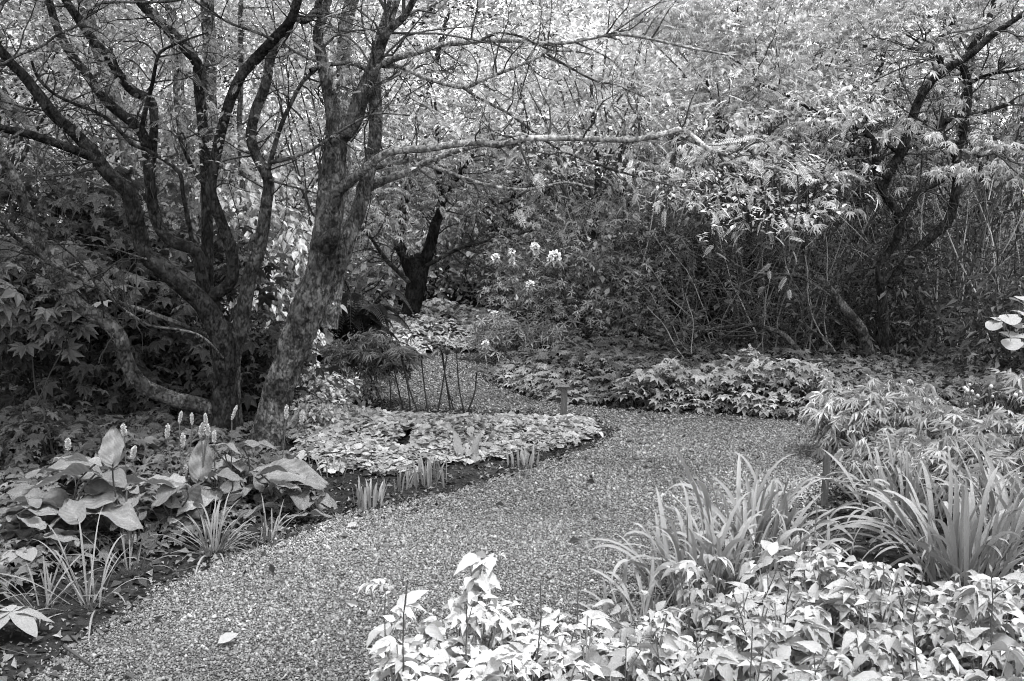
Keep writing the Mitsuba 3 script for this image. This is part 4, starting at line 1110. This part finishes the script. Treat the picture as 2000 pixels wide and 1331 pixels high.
# whorled plants at the lower left corner
for px, d, wd, tone, lab in (((22, 1195), 3.35, 0.13, 0.28, 'bright plant with large toothed pale leaves in the lower left corner'), ((45, 1075), 3.9, 0.14, 0.26, 'plant with a dull whorl of leaves at the left edge'), ((55, 1020), 4.3, 0.14, 0.24, 'plant with a drooping leaf whorl behind the broad dull leaves')):
    t = thing('whorl_plant', lab, 'plant')
    c = W(*px, d)
    b = on_ground([c[0] + 0.02, c[1] + 0.03, 0])
    v, f = tube(spline(np.array([b, (b + c) / 2 + [0.01, 0, 0], c]), 4), 0.004, 6)
    MB().add(v, f, 0.04).part(t, 'stem', 'm_stem', smooth=True)
    for k in range(6):
        v, f, e = sheet(c, k * math.pi / 3 + 0.35 + R.normal() * 0.15, R.uniform(-0.2, 0.25), wd * R.uniform(0.85, 1.15), wd * 0.55, 0.35, 0.08, 0.02, 0, 10, 6, 0.85)
        MB().add(v, f, tone * R.uniform(0.9, 1.1)).part(t, 'leaf', 'm_broad', smooth=True)
t = thing('bell_flower', 'cluster of hanging white bells in front of the dark fern', 'flower')
b = on_ground(H(616, 800))
c = W(622, 655, b[1])
v, f = tube(spline(np.array([b, (b + c) / 2 + [-0.02, 0, 0], c]), 5), 0.004, 5)
MB().add(v, f, 0.06).part(t, 'stem', 'm_stem', smooth=True)
for x, y in ((604, 650), (612, 648), (620, 650), (606, 664), (616, 668), (628, 658), (631, 672), (613, 657), (622, 660)):
    g = MB()
    n = 6
    a = np.arange(n) * 2 * np.pi / n
    scatter(g, t_oval(0.35, 0.1, -0.1), np.broadcast_to(W(x, y - 8, b[1]), (n, 3)), np.stack([0.4 * np.cos(a), 0.4 * np.sin(a), -1 + 0 * a], 1), np.stack([np.cos(a), np.sin(a), 0.3 + 0 * a], 1), 0.05, 0.8)
    g.part(t, 'bell', 'm_leaf')
t = thing('white_flower', 'single small white flower at the left of the tall dark stems', 'flower')
b, c = on_ground(H(612, 770)), W(612, 722, H(612, 770)[1])
v, f = tube(np.array([b, (b + c) / 2, c]), 0.003, 5)
MB().add(v, f, 0.08).part(t, 'stem', 'm_stem')
g = MB()
a = np.arange(8) * np.pi / 4
scatter(g, OVAL, np.broadcast_to(c, (8, 3)), np.stack([np.cos(a), np.sin(a), 0.1 + 0 * a], 1), np.array([0, 0, 1.0]), 0.035, 0.8)
g.part(t, 'petals', 'm_leaf')

# tall dark stems with leaf tufts on the island
ST = [(470, 800, 1050), (525, 830, 1070), (580, 780, 1090), (602, 790, 1095), (620, 775, 1080), (690, 800, 1080), (715, 790, 1060), (740, 780, 1070), (790, 760, 1050), (802, 770, 1052), (820, 790, 1050), (840, 800, 1040), (870, 765, 1060),
      (885, 880, 1065), (430, 800, 1000), (280, 820, 900), (330, 800, 930), (250, 800, 880)]
ST = [q for k, q in enumerate(ST) if k not in (3, 6, 9, 11)]
for i, (x, yt, yb) in enumerate(ST):
    lab = {9: 'lone tall dark stem furthest right with a flared tip', 13: 'short dark stem at the left end of the row of tall stems'}.get(i, 'tall dark bare stem topped by a tuft of leaves at the back of the island')
    t = thing('tall_stem', lab, 'plant', None if i in (9, 13) else 'tall dark stems on the island')
    b = on_ground(H(600 + x * 0.353 + R.normal() * 3, 430 + yb * 0.353))
    c = W(600 + (x + R.normal() * 42) * 0.353, 418 + yt * 0.353 + R.normal() * 5, b[1])
    v, f = tube(spline(np.array([b, b * 0.55 + c * 0.45 + R.normal(size=3) * 0.012, c]), 5), np.linspace(0.0072, 0.005, 11), 6)
    MB().add(v, f, 0.028).part(t, 'stem', 'm_stem', smooth=True)
    g = MB()
    n = 3 if i == 9 else 7
    a = R.uniform(0, 2 * np.pi) + np.arange(n) * 2 * np.pi / n
    if x > 690 and i % 3:
        scatter(g, t_kite(0.2), np.broadcast_to(c, (n, 3)), np.stack([0.5 * np.cos(a), 0.5 * np.sin(a), 0.9 + 0 * a], 1), np.array([0.1, -1.0, 0.2]), 0.06, 0.06)
    else:
        scatter(g, STAR[1], np.broadcast_to(c + [0, 0, 0.0], (n, 3)), np.stack([np.cos(a), np.sin(a), R.uniform(0.1, 0.6, n)], 1), np.array([0, 0, 1.0]), R.uniform(0.07, 0.14, n), R.uniform(0.08, 0.24, n))
    g.part(t, 'leaf_tuft', 'm_leaf')
shrub('leaf_canopy_plant', 'dark spreading plant whose leaves form an uneven canopy over the left tall stems', W(730, 684, H(700, 800)[1] + 0.15), (0.34, 0.22, 0.07), 0.075, 0.16, 40, 16, STAR, rc=0.12, stems=5, cat='plant', stem_r=0.006, flat=0.5)
# feathery light plants on the island
for x, y, s, lab in ((590, 800, 0.32, 'tall pale feathery plant just right of the leaning trunk'), (615, 862, 0.24, 'pale feathery plant at the foot of the leaning trunk'), (640, 815, 0.28, 'airy feathery plant at the left of the island in front of the tall stems'), (705, 790, 0.25, 'feathery plant behind the airy one, left of the tall stems'), (680, 845, 0.16, 'low dark twiggy sprout within the pale groundcover')):
    c = on_ground(H(x, y))
    shrub('feathery_plant', lab, c + [0, 0, s * 0.55], (s * 0.75, s * 0.5, s * 0.5), 0.038, 0.56 if s > 0.2 else 0.30, 46 if s > 0.2 else 8, 16, [KITE, OVAL], rc=0.09, stems=18, cat='plant', stem_r=0.004)

# ------------------------------------------------------------------ right foreground: day lilies
DL = [((1335, 1165), 22, 0.44, 0.030, 'clump of arching blades reaching furthest out over the path at the front'), ((1435, 1080), 26, 0.54, 0.032, 'tall clump of upright and arching blades at the middle of the right bed edge'),
      ((1420, 1150), 16, 0.42, 0.028, 'clump of blades between the two front clumps at the path edge'), ((1720, 1045), 20, 0.42, 0.026, 'clump of blades just right of the dark stake'), ((1850, 1150), 36, 0.52, 0.034, 'largest clump of broad blades at the right'),
      ((1975, 1090), 22, 0.52, 0.030, 'clump of blades at the right frame edge'), ((1215, 1225), 18, 0.28, 0.020, 'low clump of arching blades at the front left end of the right bed'), ((1745, 1030), 20, 0.44, 0.026, 'clump of blades behind the largest clump'),
      ((1540, 1130), 16, 0.26, 0.024, 'thin clump of blades in front of the dark stake')]
for (x, y), n, L, wd, lab in DL:
    blade_clump('blade_clump', lab, H(x + 32, y), int(n * 2.7), L * 0.98, wd * 0.62, 0.29, (0.0, 0.75), (0.3, 3.1), 0.18, flex=0.7)

# pale leafy plants filling the front right corner
LFT = t_oval(0.30, 0.20, 0.40, 1.0, (0.12, 0.27, 0.36, 0.5, 0.6, 0.75, 0.84))
for i_ in range(1, 22):                                  # pointed tip, shallow teeth
    t_ = LFT[0][i_, 0]
    LFT[0][i_, 1] *= (0.27 * (t_ / 0.4) ** 0.8 * math.exp(0.8 * (1 - t_ / 0.4)) * (1 - t_ ** 3) / (0.30 * math.sin(math.pi * t_ ** 0.75))) * (1.07 if (i_ - 1) // 3 % 2 else 0.92)
FRONT = Polygon([tuple(H(x, y, 0.27)[:2]) for x, y in [(690, 1300), (760, 1215), (850, 1180), (960, 1150), (1080, 1185), (1240, 1190), (1330, 1165), (1440, 1125), (1560, 1090), (1700, 1105), (1800, 1150), (1900, 1145), (2050, 1120), (2150, 1200), (2150, 1480), (640, 1480)]]).buffer(0)
pts = []
tries = 0
while len(pts) < 300 and tries < 20000:
    tries += 1
    x0, y0, x1, y1 = FRONT.bounds
    p = np.array([R.uniform(x0, x1), R.uniform(y0, y1)])
    if FRONT.contains(Point(*p)) and all((p[0] - q[0]) ** 2 + (p[1] - q[1]) ** 2 > 0.068 ** 2 for q in pts):
        pts.append(p)
for i, p in enumerate(pts):
    stalk, shore, back = R.uniform() < 0.11, p[0] < 0.30 and shapely.distance(PATH, Point(*p)) < 0.16, p[1] > 2.95
    lab, grp = (('pale toothed-leaved plant with a dark flower stalk rising out of the lower right carpet', 'stalked plants of the lower right carpet') if stalk else
                ('pale toothed-leaved plant at the left fringe of the lower right carpet, leaning over the gravel', 'plants along the gravel side of the carpet') if shore else
                ('pale toothed-leaved plant at the back of the lower right carpet, against the long blades', 'carpet plants against the blades') if back else
                ('pale toothed-leaved plant in the dense middle of the lower right carpet, near the bottom edge', 'plants in the middle of the carpet'))
    t = thing('pale_leaf_plant', lab, 'plant', grp)
    b = np.array([p[0], p[1], ground_z([p[0]], [p[1]])[0]])
    hh = R.uniform(0.16, 0.31) * (1.25 if R.uniform() < 0.10 else 1)
    for k in range(R.integers(7, 11)):
        a = R.uniform(0, 2 * np.pi)
        o = b + np.array([math.cos(a) * R.uniform(0.02, 0.10), math.sin(a) * R.uniform(0.02, 0.10), hh * R.uniform(0.35, 1.08)])
        g = MB()
        q = spline(np.array([b, b * 0.5 + o * 0.5 + [0, 0, 0.03], o]), 3)
        v, f = tube(q, 0.002, 4)
        g.add(v, f, 0.32)
        n = int(R.choice([3, 5, 7]))
        ang = a + np.linspace(-1.25, 1.25, n) + R.normal(size=n) * 0.15
        sz = float(np.clip(0.052 * np.exp(R.normal() * 0.33), 0.025, 0.1)) * (1 - 0.25 * np.abs(np.linspace(-1, 1, n)))
        D = np.stack([np.cos(ang), np.sin(ang), R.normal(size=n) * 0.35], 1)
        N = np.array([R.normal() * 0.35, R.normal() * 0.35 - 0.15, 1.0]) + R.normal(size=(n, 3)) * 0.26
        ax_ = np.array([math.cos(a), math.sin(a), 0.1])
        back_ = -np.abs(np.linspace(-1, 1, n))[:, None] * (0.045 if n > 3 else 0.0) * ax_
        scatter(g, LFT, o + back_, D, N, sz, tones(n, 0.54 if p[0] < 0.25 else 0.38, 0.24))
        g.part(t, 'leaf', 'm_leaf', smooth=True)
    if stalk:
        P = wander(b, [R.normal() * 0.12, R.normal() * 0.12, 1], hh * R.uniform(1.3, 1.75), 7, 0.06, 0.05)
        g = MB()
        v, f = tube(P, np.linspace(0.003, 0.0015, 7), 5)
        g.add(v, f, 0.07)
        for j in (4, 5):
            v, f = tube(wander(P[j], [R.normal(), R.normal(), 1.5], 0.07, 4, 0.1, 0.1), 0.0013, 4)
            g.add(v, f, 0.07)
        scatter(g, NARROW, P[-3:], R.normal(size=(3, 3)) + [0, 0, 1], np.array([0, -1, 0.3]), 0.025, 0.2)
        g.part(t, 'flower_stalk', 'm_stem')

# leafy plants behind the day lilies
RP = [((1690, 890), 0.40, 0.46, 'bright plant with drooping divided leaves beside the dark groundcover'), ((1750, 900), 0.36, 0.46, 'leafy plant right of the bright drooping one'), ((1850, 935), 0.28, 0.42, 'pale leafy plant before the budded stems'), ((1960, 960), 0.30, 0.44, 'pale leafy plant at the right edge before the budded stems'), ((1760, 975), 0.26, 0.40, 'fine-leaved plant behind the largest blade clump'),
      ((1880, 1020), 0.28, 0.44, 'fine-leaved plant among the right blade clumps'), ((1990, 870), 0.34, 0.30, 'leafy plant at the right edge behind the budded stems')]
for (x, y), s, tone, lab in RP:
    c = on_ground(H(x, y))
    shrub('divided_leaf_plant', lab, c + [0, 0, s * 0.70], (s * 0.9, s * 0.6, s * 0.42), 0.080, tone, int(190 * s + 6), 13, STAR, rc=0.11, flat=0.5, stems=26, cat='plant', stem_r=0.004, droop=0.6, stem_tone=0.06)
t = thing('budded_plant', 'twiggy plant with round pale buds at the right edge', 'plant')
c = on_ground(H(1905, 885))
for k in range(26):
    b = c + [R.normal() * 0.13, R.normal() * 0.10, 0]
    P = wander(b, [R.normal() * 0.3, R.normal() * 0.3, 1], R.uniform(0.22, 0.42), 6, 0.1, 0.05)
    v, f = tube(P, np.linspace(0.0035, 0.002, 6), 5)
    MB().add(v, f, 0.07).part(t, 'stem', 'm_stem', smooth=True)
    s = trimesh.creation.icosphere(1, 0.010)
    MB().add(np.array(s.vertices) * R.uniform(0.8, 1.3) * [1, 1, 1.2] + P[-1], s.faces, R.uniform(0.25, 0.6)).part(t, 'bud', 'm_stone', smooth=True)

# round-leaved branch coming in from the right
t = thing('round_leaf_shrub', 'branch of large round pale leaves reaching in at the right edge', 'shrub')
dR = 4.6
base = on_ground([W(2110, 900, dR)[0], dR, 0])
q = spline(np.array([base, W(2120, 800, dR), W(2085, 690, dR), W(2020, 640, dR), W(1955, 628, dR)]), 5)
v, f = tube(q, np.linspace(0.012, 0.002, 21), 7)
MB().add(v, f, 0.10).part(t, 'branch', 'm_stem', smooth=True)
RL = [(1939, 633, 28), (1946, 622, 26), (1971, 619, 34), (1983, 635, 28), (1988, 592, 30), (1997, 580, 30), (1990, 611, 32), (1971, 652, 34), (1974, 667, 34), (1997, 654, 34), (1996, 672, 34), (2020, 600, 34), (2030, 630, 34), (2025, 660, 34), (2060, 640, 34), (2050, 690, 34), (2080, 720, 34)]
for x, y, w in RL:
    c = W(x, y, dR + R.uniform(-0.12, 0.12))
    L = w * 1.25 * dR / FPX
    az = R.uniform(2.6, 4.0)
    P, F = t_round(14, 0.12)
    g = MB()
    scatter(g, (P, F), [c - np.array([math.cos(az), math.sin(az), 0]) * L / 2], [[math.cos(az), math.sin(az), R.normal() * 0.1]], [[R.normal() * 0.18, -0.35 + R.normal() * 0.2, 1.0]], L * 0.88, 0.33)
    j_ = q[np.argmin(np.linalg.norm(q - c, axis=1))]
    v, f = tube(spline(np.array([j_, (j_ + c) / 2 + [0, 0, 0.02], c]), 4), 0.0014, 4)
    g.add(v, f, 0.12)
    g.part(t, 'leaf', 'm_broad', smooth=True)

# ------------------------------------------------------------------ stakes, board, rock, fallen things


def post(label, x, yt, yb, w, pointed, tone='m_wood', cap=False):
    t = thing('wooden_stake', label, 'stake')
    b = H(x, yb)
    h = W(x, yt, b[1])[2]
    hw = w / 2 * b[1] / FPX
    prof = [(-hw, -0.12), (hw, -0.12), (hw, h), (-hw * 0.9, h - (0.05 if pointed else 0.004))]
    m = trimesh.creation.extrude_polygon(Polygon(prof).buffer(-0.0015).buffer(0.0015, quad_segs=2), hw * 0.9)
    v = np.array(m.vertices)
    v = np.stack([v[:, 0] + 0.03 * v[:, 1], v[:, 2] - hw * 0.45, v[:, 1]], 1) + [b[0], b[1], 0]
    k = part_key(t, 'post')
    scene[k] = mikit.ply((v, m.faces[:, ::-1]), tone, smooth=20)
    if cap:
        m = trimesh.creation.box((hw * 3.6, hw * 1.6, 0.012))
        m.apply_transform(trimesh.transformations.rotation_matrix(0.35, [1, 0, 0]))
        scene[part_key(t, 'name_plate')] = mikit.ply((np.array(m.vertices) + [b[0], b[1] - hw * 0.2, h + 0.004], m.faces), tone)
    return t


post('short square wooden stake with a small top plate at the tip of the island', 1100, 756, 820, 13, False, cap=True)
post('thin wooden stake standing in the shaded groundcover', 1204, 728, 785, 7, False)
post('dark pointed wooden stake rising among the blades on the right', 1609, 872, 985, 13, True)
t = thing('plank_sign', 'dark level board behind the leaning trunk', 'board')
b = H(548, 690)
p = W(548, 604, b[1])
m = trimesh.creation.box((0.30, 0.03, 0.055))
scene[part_key(t, 'board')] = mikit.ply((np.array(m.vertices) + p, m.faces), 'm_wood')
for s in (-0.1, 0.1):
    m = trimesh.creation.box((0.03, 0.03, p[2] + 0.05))
    scene[part_key(t, 'post')] = mikit.ply((np.array(m.vertices) + [p[0] + s, p[1] + 0.031, p[2] / 2 - 0.02], m.faces), 'm_wood')
s = trimesh.creation.icosphere(3, 1.0)
v = np.array(s.vertices)
v = v * (0.8 + 0.4 * meshkit.fbm(v * 1.3 + 4, 3)[:, None]) * [0.22, 0.16, 0.14] + H(905, 648) + [0, 0, 0.10]
MB().add(v, s.faces, 0.16 + 0.1 * meshkit.fbm(v * 14, 3)).top('rock', 'm_stone', 'rounded grey rock beside the far bend of the path', 'rock', smooth=True)
for x, y, sz, lab in ((425, 1257, 0.05, 'pale fallen leaf lying on the gravel at the lower left'), (678, 1030, 0.035, 'small curled fallen leaf on the gravel near the bed edge')):
    p = H(x, y, 0.022)
    g = MB()
    scatter(g, t_oval(0.36, 0.2, -0.2), [p], [[0.8, 0.4, 0.1]], [[0.1, -0.2, 1]], sz * 1.5, 0.40)
    g.top('fallen_leaf', 'm_leaf', lab, 'leaf')
P = spline(np.array([H(125, 1262, 0.02), H(150, 1280, 0.025), H(182, 1303, 0.02)]), 5)
v, f = tube(P, np.linspace(0.006, 0.004, len(P)), 6, 0.1)
MB().add(v, f, 0.05).top('fallen_stick', 'm_stem', 'dark stick lying on the gravel at the lower left', 'stick', smooth=True)
